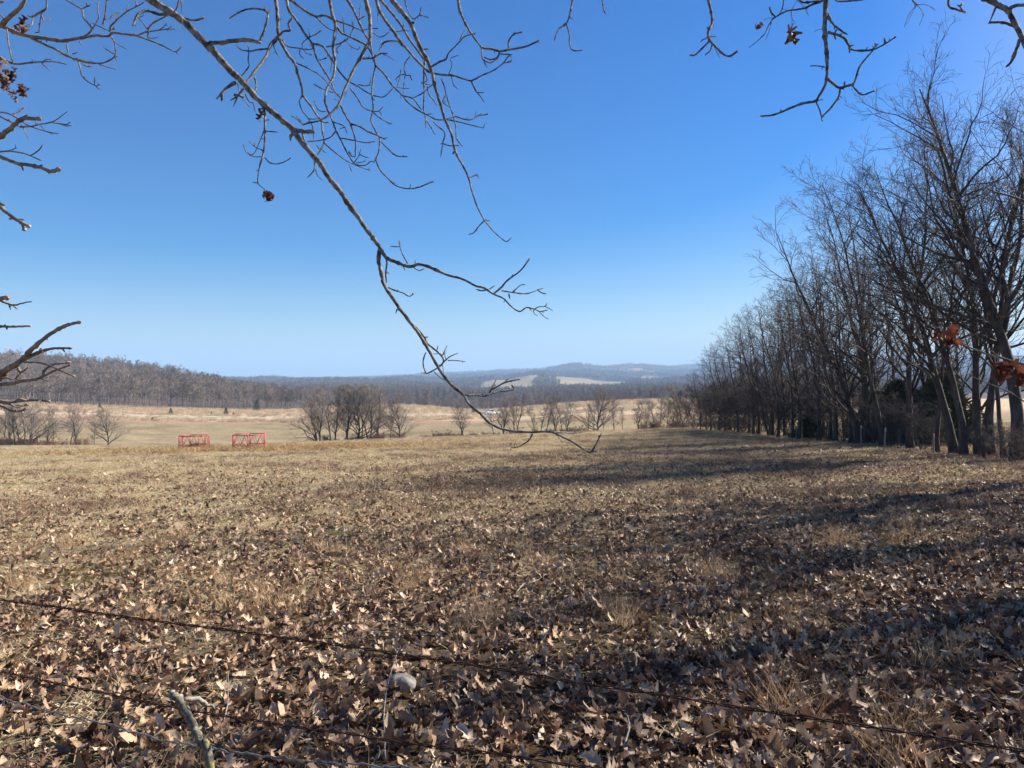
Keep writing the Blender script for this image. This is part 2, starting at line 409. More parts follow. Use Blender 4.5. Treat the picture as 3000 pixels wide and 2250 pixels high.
def tone(X, Y):
    D, px = dist_px(X, Y)
    n1 = make_noise(11, 9, 3)(X, Y); n2 = make_noise(12, 40, 3)(X, Y); n3 = make_noise(14, 3.0, 3)(X, Y)
    C = np.zeros((len(X), 3))
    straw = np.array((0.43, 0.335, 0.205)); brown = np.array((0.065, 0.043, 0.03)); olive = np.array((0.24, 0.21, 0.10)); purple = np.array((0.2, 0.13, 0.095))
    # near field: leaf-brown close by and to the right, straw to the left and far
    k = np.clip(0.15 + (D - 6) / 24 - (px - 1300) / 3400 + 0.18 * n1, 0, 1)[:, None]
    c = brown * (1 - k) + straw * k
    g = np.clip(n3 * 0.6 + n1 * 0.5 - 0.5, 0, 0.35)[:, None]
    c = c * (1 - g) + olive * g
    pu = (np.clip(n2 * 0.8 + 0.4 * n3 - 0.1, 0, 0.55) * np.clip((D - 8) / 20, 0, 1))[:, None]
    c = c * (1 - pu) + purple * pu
    C[:] = c
    past = np.array((0.26, 0.20, 0.115)); broom = np.array((0.46, 0.355, 0.22)); red = np.array((0.32, 0.2, 0.14))
    def bl(C, col, w):
        w = np.clip(w, 0, 1)[:, None]; return C * (1 - w) + np.array(col) * w
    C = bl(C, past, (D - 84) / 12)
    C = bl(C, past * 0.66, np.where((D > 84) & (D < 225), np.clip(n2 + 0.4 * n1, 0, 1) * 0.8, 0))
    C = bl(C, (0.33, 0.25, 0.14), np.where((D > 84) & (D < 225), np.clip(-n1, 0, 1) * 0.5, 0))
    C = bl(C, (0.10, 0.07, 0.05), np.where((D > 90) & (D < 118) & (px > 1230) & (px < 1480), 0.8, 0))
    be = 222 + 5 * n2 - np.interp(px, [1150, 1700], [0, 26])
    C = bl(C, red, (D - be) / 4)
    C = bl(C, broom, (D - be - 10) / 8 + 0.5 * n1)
    wd = np.array((0.105, 0.078, 0.062))
    C = bl(C, wd, (D - 308) / 6)
    C = bl(C, (0.11, 0.085, 0.07), (D - 650) / 200)
    pm = pasture_mask(X, Y)
    C[pm] = np.array((0.25, 0.2, 0.115))
    pm2 = pm & (ell(px, unstretch(D), 1850, 90, 2250, 0.1) < 1)
    C[pm2] = np.array((0.28, 0.17, 0.1))
    return C

def build_ground():
    th_f = np.radians(np.linspace(-46, 46, 420)); th_b = np.radians(np.linspace(46, 314, 90))[1:-1]
    th = np.concatenate([th_f, th_b])       # clockwise from +Y
    r = np.concatenate([np.geomspace(0.6, 30, 120), np.geomspace(30.6, 620, 170)[:], np.geomspace(640, 9000, 110)])
    TH, R = np.meshgrid(th, r)
    X = (np.sin(TH) * R).ravel(); Y = (np.cos(TH) * R).ravel()
    Z = hgt(X, Y)
    V = np.stack([X, Y, Z], 1)
    nr, nc = len(r), len(th)
    i = np.arange(nr - 1)[:, None] * nc; j = np.arange(nc)[None]; j2 = (j + 1) % nc
    Q = np.stack([i + j, i + nc + j, i + nc + j2, i + j2], -1).reshape(-1, 4)[:, ::-1]
    V = np.vstack([V, [[0, 0, float(hgt(0., 0.))]]])
    c = len(V) - 1
    T = np.stack([np.full(nc, c), np.arange(nc), (np.arange(nc) + 1) % nc], -1)[:, ::-1]
    me = npmesh('ground', V, Q, T)
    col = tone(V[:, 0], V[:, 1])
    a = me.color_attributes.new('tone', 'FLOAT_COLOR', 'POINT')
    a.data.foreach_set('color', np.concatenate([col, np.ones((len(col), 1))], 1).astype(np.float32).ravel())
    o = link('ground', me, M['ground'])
    tag(o, kind='structure', label='rolling winter pasture of dry grass running down to a valley and wooded hills')
    # normals up
    if me.polygons[0].normal.z < 0: me.flip_normals()
    return o
ground = build_ground()

def build_road():
    pts = [(-400, 241), (0, 243), (200, 249), (400, 251), (600, 252), (800, 250), (1000, 252), (1200, 253), (1400, 246), (1550, 246), (1700, 250), (1900, 252), (2200, 262), (2700, 280)]
    px = np.linspace(-400, 2700, 160); Yc = np.interp(px, [p[0] for p in pts], [p[1] for p in pts])
    V = []
    for k, (p, y) in enumerate(zip(px, Yc)):
        for dy, dz in ((-1.3, 0.02), (-1.0, .08), (1.0, .08), (1.3, .02)):
            X = (p - 1500) / FPX * y
            V.append((X, y + dy, float(hgt(X, y + dy)) + dz))
    Q = []
    for k in range(len(px) - 1):
        for j in range(3):
            a = k * 4 + j; Q.append((a, a + 4, a + 5, a + 1))
    me = npmesh('road', V, Q)
    if me.polygons[0].normal.z < 0: me.flip_normals()
    tag(link('road', me, M['gravel']), kind='structure', label='pale gravel farm lane crossing the tan field')
build_road()

# ------------------------------------------------------------------ tree growing
def grow(rng, P0, D0, L, n, wander, trop):
    P0 = np.asarray(P0, float); D = norm(np.asarray(D0, float)); M_ = len(P0)
    pts = np.empty((M_, n + 1, 3)); pts[:, 0] = P0
    st = (np.asarray(L) / n)[:, None]
    trop = np.asarray(trop, float)
    for k in range(n):
        D = norm(D + rng.normal(0, wander, (M_, 3)) + trop)
        pts[:, k + 1] = pts[:, k] + D * st
    return pts

def spawn(rng, pts, rad, L, K, t0, t1, ang, asd=8):
    M_, N, _ = pts.shape
    t = t0 + (t1 - t0) * ((np.arange(K)[None] + rng.uniform(0, 1, (M_, K))) / K)
    f = t * (N - 1); i = np.clip(f.astype(int), 0, N - 2); a = f - i
    m = np.arange(M_)[:, None]
    p = pts[m, i] * (1 - a)[..., None] + pts[m, i + 1] * a[..., None]
    T = norm(pts[m, i + 1] - pts[m, i])
    r = rad[m, i] * (1 - a) + rad[m, i + 1] * a
    perp = norm(np.cross(T, rng.normal(0, 1, T.shape)))
    A = np.radians(ang + rng.normal(0, asd, t.shape))[..., None]
    D = np.cos(A) * T + np.sin(A) * perp
    Lp = np.repeat(np.asarray(L)[:, None], K, 1)
    return p.reshape(-1, 3), D.reshape(-1, 3), t.ravel(), r.ravel(), Lp.ravel()

def taper(r0, r1, n, p=1.0):
    t = np.linspace(0, 1, n + 1)[None] ** p
    return np.asarray(r0)[:, None] * (1 - t) + np.asarray(r1)[:, None] * t

def make_tree(seed, H=12, r0=0.16, stems=1, lean=(0, 0), spread=48, side=(0, 0), low=0.15, limbs=18, k2=7, k3=6, k4=3, twig=0.006, tuft=1.0, droop=0.0, stem_ang=14, limb_len=0.5):
    """returns two meshes (trunk with limbs, crown of twigs)"""
    rng = np.random.default_rng(seed)
    tr, cr = MB(), MB()
    P0 = np.zeros((stems, 3)); P0[:, 2] = -0.15
    if stems > 1: P0[:, :2] = rng.normal(0, r0 * 1.2, (stems, 2))
    a = rng.uniform(0, 6.28) + np.arange(stems) * 6.28 / stems
    sa = math.tan(math.radians(stem_ang)) if stems > 1 else 0.04
    D0 = np.stack([lean[0] + sa * np.cos(a), lean[1] + sa * np.sin(a), np.ones(stems)], 1)
    L0 = H * rng.uniform(0.82, 1.0, stems)
    p0 = grow(rng, P0, D0, L0, 16, 0.055, (side[0] * .25, side[1] * .25, 0.02))
    R0 = r0 * (rng.uniform(0.75, 1.05, stems) if stems > 1 else np.ones(1))
    rd0 = taper(R0, R0 * 0.10, 16, 0.9)
    rd0[:, 0] *= 1.45; rd0[:, 1] *= 1.1
    tr.tubes(p0, rd0, 8)
    p, D, t, r, Lp = spawn(rng, p0, rd0, L0, max(4, limbs // stems), low, 0.96, spread, 10)
    D = norm(D + np.array([side[0], side[1], 0.15 - droop]))
    L1 = H * (limb_len - (limb_len - 0.14) * t) * rng.uniform(0.7, 1.15, len(t))
    p1 = grow(rng, p, D, L1, 9, 0.15, (side[0] * .12, side[1] * .12, 0.032))
    rd1 = taper(np.minimum(r * 0.62, 0.02 + L1 * 0.016), np.full(len(r), twig * 1.3), 9, 0.8)
    tr.tubes(p1, rd1, 5)
    p, D, t, r, Lp = spawn(rng, p1, rd1, L1, k2, 0.12, 0.97, 40, 12)
    L2 = Lp * (0.55 - 0.25 * t) * rng.uniform(0.6, 1.2, len(t))
    p2 = grow(rng, p, D, L2, 6, 0.14, (0, 0, 0.06 - droop * .3))
    rd2 = taper(np.minimum(r * 0.6, 0.012 + L2 * 0.008), np.full(len(r), twig), 6)
    cr.tubes(p2, rd2, 3)
    p, D, t, r, Lp = spawn(rng, p2, rd2, L2, k3, 0.12, 1.0, 38, 14)
    L3 = np.maximum(Lp * (0.6 - 0.2 * t), 0.28 * tuft) * rng.uniform(0.6, 1.25, len(t))
    p3 = grow(rng, p, D, L3, 4, 0.17, (0, 0, 0.05))
    rd3 = taper(np.maximum(r * 0.6, twig), np.full(len(r), twig * 0.8), 4)
    cr.tubes(p3, rd3, 3)
    if k4:
        p, D, t, r, Lp = spawn(rng, p3, rd3, L3, k4, 0.2, 1.0, 38, 14)
        L4 = np.maximum(Lp * 0.5, 0.2 * tuft) * rng.uniform(0.5, 1.3, len(t))
        p4 = grow(rng, p, D, L4, 2, 0.2, (0, 0, 0.04))
        rd4 = taper(np.maximum(r * 0.7, twig * 0.8), np.full(len(r), twig * 0.55), 2)
        cr.tubes(p4, rd4, 3)
    tips = p3[:, -1]
    return tr.mesh('trunk'), cr.mesh('crown'), tips

def place_tree(name, label, group, meshes, mats, loc, rz=0.0, scale=1.0, cat='tree'):
    e = empty(name, loc, rz, scale)
    tag(e, label, cat, group)
    a = link('trunk', meshes[0], mats[0], e)
    b = link('crown', meshes[1], mats[1], e)
    return e

# ------------------------------------------------------------------ scatter by geometry nodes
def scatter(name, pts, rot, scl, pid, protos, label=None, parent=None):
    me = bpy.data.meshes.new(name)
    n_ = len(pts)
    me.vertices.add(n_); me.vertices.foreach_set('co', np.asarray(pts, np.float32).ravel())
    for nm, ty, arr in (('rot', 'FLOAT_VECTOR', rot), ('scl', 'FLOAT', scl), ('pid', 'INT', pid)):
        at = me.attributes.new(nm, ty, 'POINT')
        at.data.foreach_set('vector' if ty == 'FLOAT_VECTOR' else 'value', np.asarray(arr, np.int32 if ty == 'INT' else np.float32).ravel())
    o = link(name, me, None, parent)
    c = bpy.data.collections.new(name + '_kinds')
    for k, (pm, mt) in enumerate(protos):
        if len(pm.materials) == 0: pm.materials.append(mt)
        c.objects.link(bpy.data.objects.new('%s_kind_%02d' % (name, k), pm))
    ng = bpy.data.node_groups.new(name + '_nodes', 'GeometryNodeTree')
    ng.interface.new_socket('Geometry', in_out='INPUT', socket_type='NodeSocketGeometry')
    ng.interface.new_socket('Geometry', in_out='OUTPUT', socket_type='NodeSocketGeometry')
    N_, L_ = ng.nodes, ng.links
    gi, go = N_.new('NodeGroupInput'), N_.new('NodeGroupOutput')
    ip = N_.new('GeometryNodeInstanceOnPoints'); ci = N_.new('GeometryNodeCollectionInfo')
    ci.inputs['Collection'].default_value = c; ci.inputs['Separate Children'].default_value = True; ci.inputs['Reset Children'].default_value = True
    ip.inputs['Pick Instance'].default_value = True
    def na(nm, ty):
        q = N_.new('GeometryNodeInputNamedAttribute'); q.data_type = ty; q.inputs['Name'].default_value = nm; return q.outputs['Attribute']
    L_.new(gi.outputs[0], ip.inputs['Points']); L_.new(ci.outputs[0], ip.inputs['Instance'])
    L_.new(na('pid', 'INT'), ip.inputs['Instance Index']); L_.new(na('rot', 'FLOAT_VECTOR'), ip.inputs['Rotation']); L_.new(na('scl', 'FLOAT'), ip.inputs['Scale'])
    L_.new(ip.outputs[0], go.inputs[0])
    md = o.modifiers.new('scatter', 'NODES'); md.node_group = ng
    tag(o, label, kind='stuff')
    return o

# ------------------------------------------------------------------ far and middle woods
def joined(seed, **kw):
    """one small mesh holding trunk, limbs and twigs, for woods seen from afar"""
    t, c, _ = make_tree(seed, **kw)
    A, B_ = t, c
    def arr(me):
        v = np.empty(len(me.vertices) * 3, np.float32); me.vertices.foreach_get('co', v)
        me.calc_loop_triangles()
        f = np.empty(len(me.loop_triangles) * 3, np.int32); me.loop_triangles.foreach_get('vertices', f)
        return v.reshape(-1, 3), f.reshape(-1, 3)
    va, fa = arr(A); vb, fb = arr(B_)
    return npmesh('tree_form', np.vstack([va, vb]), None, np.vstack([fa, fb + len(va)]))

rngw = np.random.default_rng(77)
WOODK = [joined(500 + k, H=13 + 2 * (k % 3), r0=0.2, limbs=16, k2=6, k3=5, k4=0, twig=0.045, spread=42, low=0.3 + 0.08 * (k % 2), limb_len=0.42, stems=1 + (k == 2)) for k in range(4)]
EDGEK = [joined(520 + k, H=11, r0=0.16, limbs=20, k2=7, k3=6, k4=0, twig=0.035, spread=50, low=0.12, limb_len=0.5, stems=2) for k in range(2)]

def wood_points(n, fx, d0, d1, zone):
    px = rngw.uniform(fx[0], fx[1], n * 3); D = np.sqrt(rngw.uniform(d0 ** 2, d1 ** 2, n * 3))
    keep = zone(px, D, rngw.uniform(0, 1, n * 3))
    px, D = px[keep][:n], D[keep][:n]
    X = (px - 1500) / FPX * D
    return np.stack([X, D, hgt(X, D) - 0.1], 1)

def left_zone(px, D, u):
    edge = np.interp(px, [-600, 0, 150, 400, 800, 900, 1000], [290, 292, 300, 306, 308, 330, 345])
    return (D > edge + 3)
pL = wood_points(2100, (-500, 1010), 300, 590, left_zone)
pM = wood_points(900, (960, 2750), 335, 470, lambda px, D, u: (D > np.interp(px, [960, 1200, 1350, 1700, 2100, 2700], [330, 335, 325, 335, 335, 330])))
def scat_wood(name, pts, protos, label, s0=0.62, s1=1.05):
    n_ = len(pts)
    rot = np.zeros((n_, 3)); rot[:, 2] = rngw.uniform(0, 6.28, n_); rot[:, :2] = rngw.normal(0, 0.04, (n_, 2))
    pxs = 1500 + FPX * pts[:, 0] / pts[:, 1]
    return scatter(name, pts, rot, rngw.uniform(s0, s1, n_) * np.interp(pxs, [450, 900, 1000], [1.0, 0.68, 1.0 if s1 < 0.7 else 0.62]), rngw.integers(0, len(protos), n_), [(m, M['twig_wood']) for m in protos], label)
scat_wood('hillside_woods', pL, WOODK, 'bare grey deciduous woods covering the hill left of the field')
scat_wood('valley_woods', pM, WOODK[:3] + EDGEK, 'dark band of bare woods beyond the tan field', 0.40, 0.58)

# far canopy, each clump a few dozen slivers
def clump(seed, conifer=False):
    r = np.random.default_rng(seed)
    n_ = 90
    if conifer:
        z = r.uniform(0.5, 11, n_); rad = (11.5 - z) * 0.28
        a = r.uniform(0, 6.28, n_); c = np.stack([np.cos(a) * rad, np.sin(a) * rad, z], 1)
    else:
        c = norm(r.normal(0, 1, (n_, 3))) * r.uniform(0.4, 1, (n_, 1)) * np.array([4.6, 4.6, 4.2]) + np.array([0, 0, 6.5])
    d = norm(r.normal(0, 1, (n_, 3)) + np.array([0, 0, 1.2])) * r.uniform(1.0, 2.2, (n_, 1))
    s = norm(np.cross(d, r.normal(0, 1, (n_, 3)))) * r.uniform(0.25, 0.55, (n_, 1))
    V = np.stack([c - s, c + s, c + d], 1).reshape(-1, 3)
    T = np.arange(n_ * 3).reshape(-1, 3)
    mb = MB(); mb.add(V, None, T)
    mb.tubes(np.array([[0, 0, -.5], [0, 0, 6.]]), np.array([.35, .2]), 3)
    return mb.mesh('far_tree', smooth=False)
CL = [clump(900 + k) for k in range(4)]; CN = [clump(930 + k, True) for k in range(2)]
def far_points(n, d0, d1, con=False):
    px = rngw.uniform(560, 3500, n); D = np.exp(rngw.uniform(math.log(d0), math.log(d1), n)); X = (px - 1500) / FPX * D
    k = ~pasture_mask(X, D)
    if con: k = (px > 1600) & (px < 1705) & (D > stretch_d(2250.)) & (D < stretch_d(2750.))
    X, D = X[k], D[k]
    return np.stack([X, D, hgt(X, D)], 1)
pF = far_points(90000, 640, stretch_d(3350.0))
n_ = len(pF); rot = np.zeros((n_, 3)); rot[:, 2] = rngw.uniform(0, 6.28, n_)
M['far_wood'] = mat_noise('far_woodland', [(0.3, (0.12, 0.09, 0.075)), (0.6, (0.2, 0.16, 0.135)), (0.8, (0.3, 0.25, 0.21))], 0.15, 3, rnd=0.35)
near_f = pF[:, 1] < 1500
pidF = np.where(near_f, 4 + rngw.integers(0, 2, n_), rngw.integers(0, 4, n_)); sF = np.where(near_f, rngw.uniform(0.45, 0.8, n_), rngw.uniform(0.7, 1.3, n_))
FWK = [joined(560 + k, H=14, r0=0.22, limbs=14, k2=5, k3=4, k4=0, twig=0.09, spread=46, low=0.3, limb_len=0.45) for k in range(2)]
scatter('distant_woods', pF, rot, sF, pidF, [(m, M['far_wood']) for m in CL] + [(m, M['twig_wood']) for m in FWK], 'bare woods covering the blue distant hills')
pC = far_points(60000, stretch_d(2250.), stretch_d(2750.), True); n_ = len(pC); rot = np.zeros((n_, 3)); rot[:, 2] = rngw.uniform(0, 6.28, n_)
scatter('distant_conifers', pC, rot, rngw.uniform(0.8, 1.3, n_), rngw.integers(0, 2, n_), [(m, M['cedar']) for m in CN], 'dark evergreens on the crest of the distant hill')
# scrub in the tan field and at the woods' foot
# ------------------------------------------------------------------ front row of the wood, each tree a thing
FR = [make_tree(540 + k, H=12, r0=0.17, limbs=15, k2=6, k3=5, k4=0, twig=0.035, spread=42, low=0.28, limb_len=0.4)[:2] for k in range(3)]
rf = random.Random(5)
for k in range(44):
    px = 60 + k * 20 + rf.uniform(-7, 7)
    D = float(np.interp(px, [0, 150, 400, 800, 900, 1000], [293, 300, 306, 308, 330, 345])) + rf.uniform(0, 3)
    place_tree('bare_tree', 'slim bare grey tree in the front row at the foot of the wooded hill', 'front row of trees along the foot of the wooded hill', FR[k % 3], (M['twig_wood'], M['twig_wood']), G(px, D), rf.uniform(0, 6.28), rf.uniform(0.72, 1.1) * float(np.interp(px, [450, 900], [1, .75])))

# ------------------------------------------------------------------ valley trees just behind the crest of the field
VK = {
    'vase': [make_tree(600 + k, H=7.0, r0=0.11, limbs=18, k2=7, k3=5, k4=2, twig=0.010, spread=40, low=0.10, limb_len=0.6, stems=1 + k % 2, stem_ang=11)[:2] for k in range(3)],
    'slim': [make_tree(610 + k, H=7.0, r0=0.08, limbs=16, k2=6, k3=4, k4=2, twig=0.009, spread=40, low=0.22, limb_len=0.36)[:2] for k in range(3)],
    'wide': [make_tree(620 + k, H=7.0, r0=0.14, limbs=28, k2=7, k3=5, k4=2, twig=0.010, spread=52, low=0.05, limb_len=0.8, stems=1)[:2] for k in range(2)],
}
GL = 'bare young trees at the left edge of the field'; GM = 'bare trees in the middle clump behind the field crest'; GR = 'bare trees scattered along the field crest'
VT = [  # px, top row, form, distance, label, group
    (-14, 1175, 'slim', 88, 'bare sapling cut by the left border of the photo, under the hanging twigs', GL),
    (11, 1180, 'slim', 87, 'thin bare tree furthest left in the left clump, brown leaves near its foot', GL),
    (31, 1170, 'vase', 90, 'bare forked tree near the left border, second trunk of the clump', GL),
    (46, 1172, 'slim', 86, 'straight thin bare tree third from the left in the left clump', GL),
    (58, 1176, 'vase', 88, 'bare vase-shaped tree in the thick of the left clump', GL),
    (72, 1162, 'slim', 84, 'tallest thin straight tree of the left clump, dark trunk', GL),
    (90, 1168, 'wide', 87, 'bare tree fanning right over the left clump with long rising limbs', GL),
    (110, 1180, 'slim', 90, 'low thin tree between the fanning tree and the bushy one at left', GL),
    (138, 1182, 'vase', 88, 'bushy bare tree at the right end of the dense left clump', GL),
    (156, 1205, 'slim', 86, 'short sapling at the right foot of the left clump', GL),
    (206, 1180, 'slim', 87, 'dark thin tree leaning left beside the pale twin-stemmed tree', GL),
    (224, 1178, 'vase', 85, 'pale twin-stemmed tree standing between left clump and dark spreading tree', GL),
    (275, 1235, 'slim', 86, 'small leaning sapling left of the dark spreading tree', GL),
    (316, 1186, 'wide', 83, 'dark spreading tree standing alone left of the red feeders', GL),
    (927, 1150, 'wide', 85, 'low tree at left end of middle clump, limbs sweeping out left', GM),
    (937, 1135, 'vase', 84, 'dark forked tree beside the sweeping one at left of middle clump', GM),
    (967, 1120, 'slim', 87, 'single straight tree third in the middle clump', GM),
    (983, 1122, 'vase', 88, 'thick-based tree with many rising stems in the middle clump', GM),
    (1012, 1120, 'slim', 90, 'pale straight trunk left of the paired one in mid clump', GM),
    (1019, 1116, 'vase', 88, 'dark trunk forking widely at the centre of the middle clump', GM),
    (1049, 1122, 'wide', 87, 'tree leaning right with a fan of limbs in the middle clump', GM),
    (1062, 1118, 'slim', 91, 'thin pale tree behind the right-leaning fan in the middle clump', GM),
    (1078, 1120, 'vase', 89, 'two-stemmed tree right of centre in the middle clump', GM),
    (1087, 1118, 'slim', 87, 'stout straight tree next to the two-stemmed one, middle clump', GM),
    (1107, 1122, 'vase', 88, 'bushy tree with rust leaves at its foot, right side of middle clump', GM),
    (1144, 1185, 'slim', 86, 'small crooked tree in the gap at the right of the middle clump', GM),
    (1170, 1160, 'wide', 86, 'spreading tree standing apart at the right end of the middle clump', GM),
    (1354, 1168, 'vase', 92, 'slim many-stemmed tree alone left of the drooping branch tip', GR),
    (1446, 1165, 'slim', 93, 'dark trunk with low sprawling limbs just right of the long branch', GR),
    (1475, 1150, 'vase', 94, 'round-headed tree in front of the white pickup track', GR),
    (1513, 1150, 'vase', 95, 'fan-shaped tree with three pale stems rising from one foot', GR),
    (1566, 1185, 'slim', 93, 'short dark tree with drooping side limbs left of the leaning trunk', GR),
    (1583, 1160, 'slim', 94, 'leaning thin trunk left of the straight dark one', GR),
    (1600, 1142, 'slim', 93, 'straight dark trunk with level side limbs, tallest of its group', GR),
    (1628, 1155, 'vase', 95, 'crowded thin tree in the brush right of the straight dark one', GR),
    (1647, 1160, 'slim', 93, 'thin tree hidden in the brush before the curving tree', GR),
    (1661, 1165, 'vase', 92, 'tree with curved limbs above the tip of the long branch', GR),
    (1723, 1180, 'slim', 90, 'small tree with low level twigs under the big round tree', GR),
    (1738, 1150, 'slim', 93, 'narrow tree against the left side of the big round tree', GR),
    (1753, 1128, 'wide', 88, 'big round-headed tree, largest on the field crest', GR),
    (1767, 1190, 'slim', 91, 'thin trunk close on the right of the big round tree', GR),
    (1801, 1165, 'slim', 100, 'narrow dark tree a little way down behind the crest', GR),
    (1824, 1185, 'slim', 86, 'lone thin sapling between the round tree and the small oak', GR),
    (1869, 1160, 'vase', 86, 'small neat oak with level limbs standing alone on the crest', GR),
    (1892, 1168, 'slim', 96, 'thin tree just behind the small neat oak', GR),
    (1917, 1165, 'vase', 88, 'leftmost tree of the thicket by the hedgerow end', GR),
    (1932, 1158, 'vase', 90, 'dense twiggy tree second in the thicket by the hedgerow end', GR),
    (1953, 1162, 'slim', 86, 'dark thin tree in the middle of the thicket by the hedgerow end', GR),
    (1971, 1160, 'vase', 89, 'bushy tree right of the dark thin one in the thicket', GR),
    (1998, 1118, 'vase', 87, 'tall tree rising above the thicket by the hedgerow end', GR),
    (2017, 1165, 'slim', 84, 'last thin tree of the thicket against the hedgerow end', GR),
]
rv = random.Random(9)
for px, top, form, D, lab, grp in VT:
    g = G(px, D)
    Hh = CZ + (1125 - top) / FPX * D - g[2]
    ms = VK[form][rv.randrange(len(VK[form]))]
    zt = max(v.co.z for v in ms[1].vertices); s = Hh / zt
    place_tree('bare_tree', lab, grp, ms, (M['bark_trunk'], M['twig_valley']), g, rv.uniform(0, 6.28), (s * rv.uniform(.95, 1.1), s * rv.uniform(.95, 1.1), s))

# scrub between and under the valley trees
SCR = [joined(640 + k, H=1.5, r0=0.02, stems=4, stem_ang=30, limbs=16, k2=5, k3=4, k4=0, twig=0.008, spread=40, low=0.05, limb_len=0.55) for k in range(3)]
sp = []
for a, b_, n_, d0, d1 in ((-60, 160, 60, 84, 92), (160, 300, 12, 84, 90), (915, 1180, 26, 85, 93), (1230, 1480, 60, 90, 108), (1480, 1720, 30, 89, 97), (1880, 2080, 50, 82, 92), (1080, 1120, 14, 86, 89), (2050, 2300, 40, 60, 86)):
    q = rngw.uniform(a, b_, n_); d = rngw.uniform(d0, d1, n_); sp.append(np.stack([(q - 1500) / FPX * d, d], 1))
sp = np.concatenate(sp); n_ = len(sp); rot = np.zeros((n_, 3)); rot[:, 2] = rngw.uniform(0, 6.28, n_)
M['scrub'] = mat_noise('scrub_stems', [(0.3, (0.12, 0.075, 0.055)), (0.7, (0.27, 0.18, 0.13))], 1.5, 3, rnd=0.3)
scatter('undergrowth', np.stack([sp[:, 0], sp[:, 1], hgt(sp[:, 0], sp[:, 1])], 1), rot, rngw.uniform(0.3, 0.9, n_), rngw.integers(0, 3, n_), [(m, M['scrub']) for m in SCR], 'brown scrub growing between the bare trees behind the crest')

# ------------------------------------------------------------------ hedgerow on the right
HK = [make_tree(700 + k, H=11.5, r0=0.125, stems=1 + (k % 3 == 1), lean=(-0.02 - 0.03 * (k % 2), 0), side=(-0.04, -0.01), limbs=24 - 2 * k, k2=5 + k % 2, k3=5, k4=2, twig=0.0062, spread=40 + 5 * k, low=0.08 + 0.05 * k, limb_len=0.36 + 0.04 * (k % 3))[:2] for k in range(4)]
HB = [make_tree(710 + k, H=4.6, r0=0.05, stems=4, stem_ang=28, side=(-0.06, 0), limbs=26, k2=7, k3=5, k4=2, twig=0.008, spread=52, low=0.05, limb_len=0.6)[:2] for k in range(2)]
HG = 'bare trees of the hedgerow along the right side of the field'
NEAR = []
def beside(px, what):
    q = min(NEAR, key=lambda a: abs(a[0] - px)); t = q[1].split(',')[0].replace('hedgerow ', '')
    w = ('%s just %s of the %s' % (what, 'left' if px < q[0] else 'right', t)).split()
    while len(w) > 16 or w[-1] in ('the', 'of', 'a', 'with', 'by', 'in', 'on', 'and', 'its', 'at', 'to', 'from', 'between', 'left', 'behind', 'just', 'two', 'close-set', 'olive', 'far', 'stout', 'slim', 'round', 'thick'): w.pop()
    return ' '.join(w)
def htree(px, Xl, H, label, seed=None, rz=0.0, **kw):
    NEAR.append((px, label))
    Y = Xl * FPX / (px - 1500.0)
    loc = (Xl, Y, float(hgt(Xl, Y)))
    if seed is None:
        k = int(px * 7) % 4
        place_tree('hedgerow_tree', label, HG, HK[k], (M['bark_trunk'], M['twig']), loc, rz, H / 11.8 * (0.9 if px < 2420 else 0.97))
    else:
        base = dict(H=H, r0=0.16, limbs=24, k2=6, k3=5, k4=2, twig=0.0055, spread=42, low=0.15, limb_len=0.42)
        base.update(kw)
        ms = make_tree(seed, **base)[:2]
        place_tree('hedgerow_tree', label, HG, ms, (M['bark_trunk'], M['twig']), loc)
htree(2985, 17.2, 15.6, 'thickest hedgerow trunk, leaning left at the right border of the photo', 801, r0=0.23, lean=(-0.13, -0.05), side=(-0.05, -0.02), limbs=30, stems=1, low=0.26, limb_len=0.5)
htree(2941, 17.6, 13.5, 'slender bare trunk just left of the thickest border trunk', 802, r0=0.085, lean=(-0.02, 0), limbs=24, k2=6, low=0.25)
htree(2905, 18.0, 14.0, 'straight medium trunk between the broken posts and the thin sapling', 803, r0=0.13, lean=(0.0, 0), limbs=26, k2=7, low=0.3)
htree(2850, 17.6, 14.5, 'forked trunk with two upright stems left of the paired posts', 804, r0=0.17, stems=2, stem_ang=6, lean=(-0.03, 0), side=(-0.04, 0), limbs=26, low=0.25)
htree(2824, 17.2, 14.0, 'dark straight trunk standing against the forked one, vines at its base', 805, r0=0.14, lean=(-0.04, 0), side=(-0.06, 0), low=0.3)
htree(2800, 17.4, 13.2, 'dark trunk leaning strongly left and sweeping high over the field', 806, r0=0.17, lean=(-0.2, 0.0), side=(-0.08, 0), limbs=28, low=0.24, limb_len=0.46)
htree(2746, 17.2, 12.0, 'thin straight trunk just right of the pale slim post', 807, r0=0.10, lean=(-0.03, 0), limbs=24)
htree(2668, 17.6, 14.5, 'curved dark trunk in front of the olive cedar bushes', 808, r0=0.15, lean=(-0.07, 0), side=(-0.06, 0))
htree(2586, 17.2, 13.0, 'slim trunk leaning left with a dark post at its foot', 809, r0=0.12, lean=(-0.12, 0), side=(-0.05, 0))
htree(2545, 18.2, 14.0, 'dark trunk half hidden by cedar right of the thick flared one', 810, r0=0.16, side=(-0.08, 0))
htree(2511, 17.4, 14.0, 'thick flared trunk in the middle of the hedgerow', 811, r0=0.17, lean=(-0.03, 0), side=(-0.05, 0), stems=2, stem_ang=8, limbs=28)
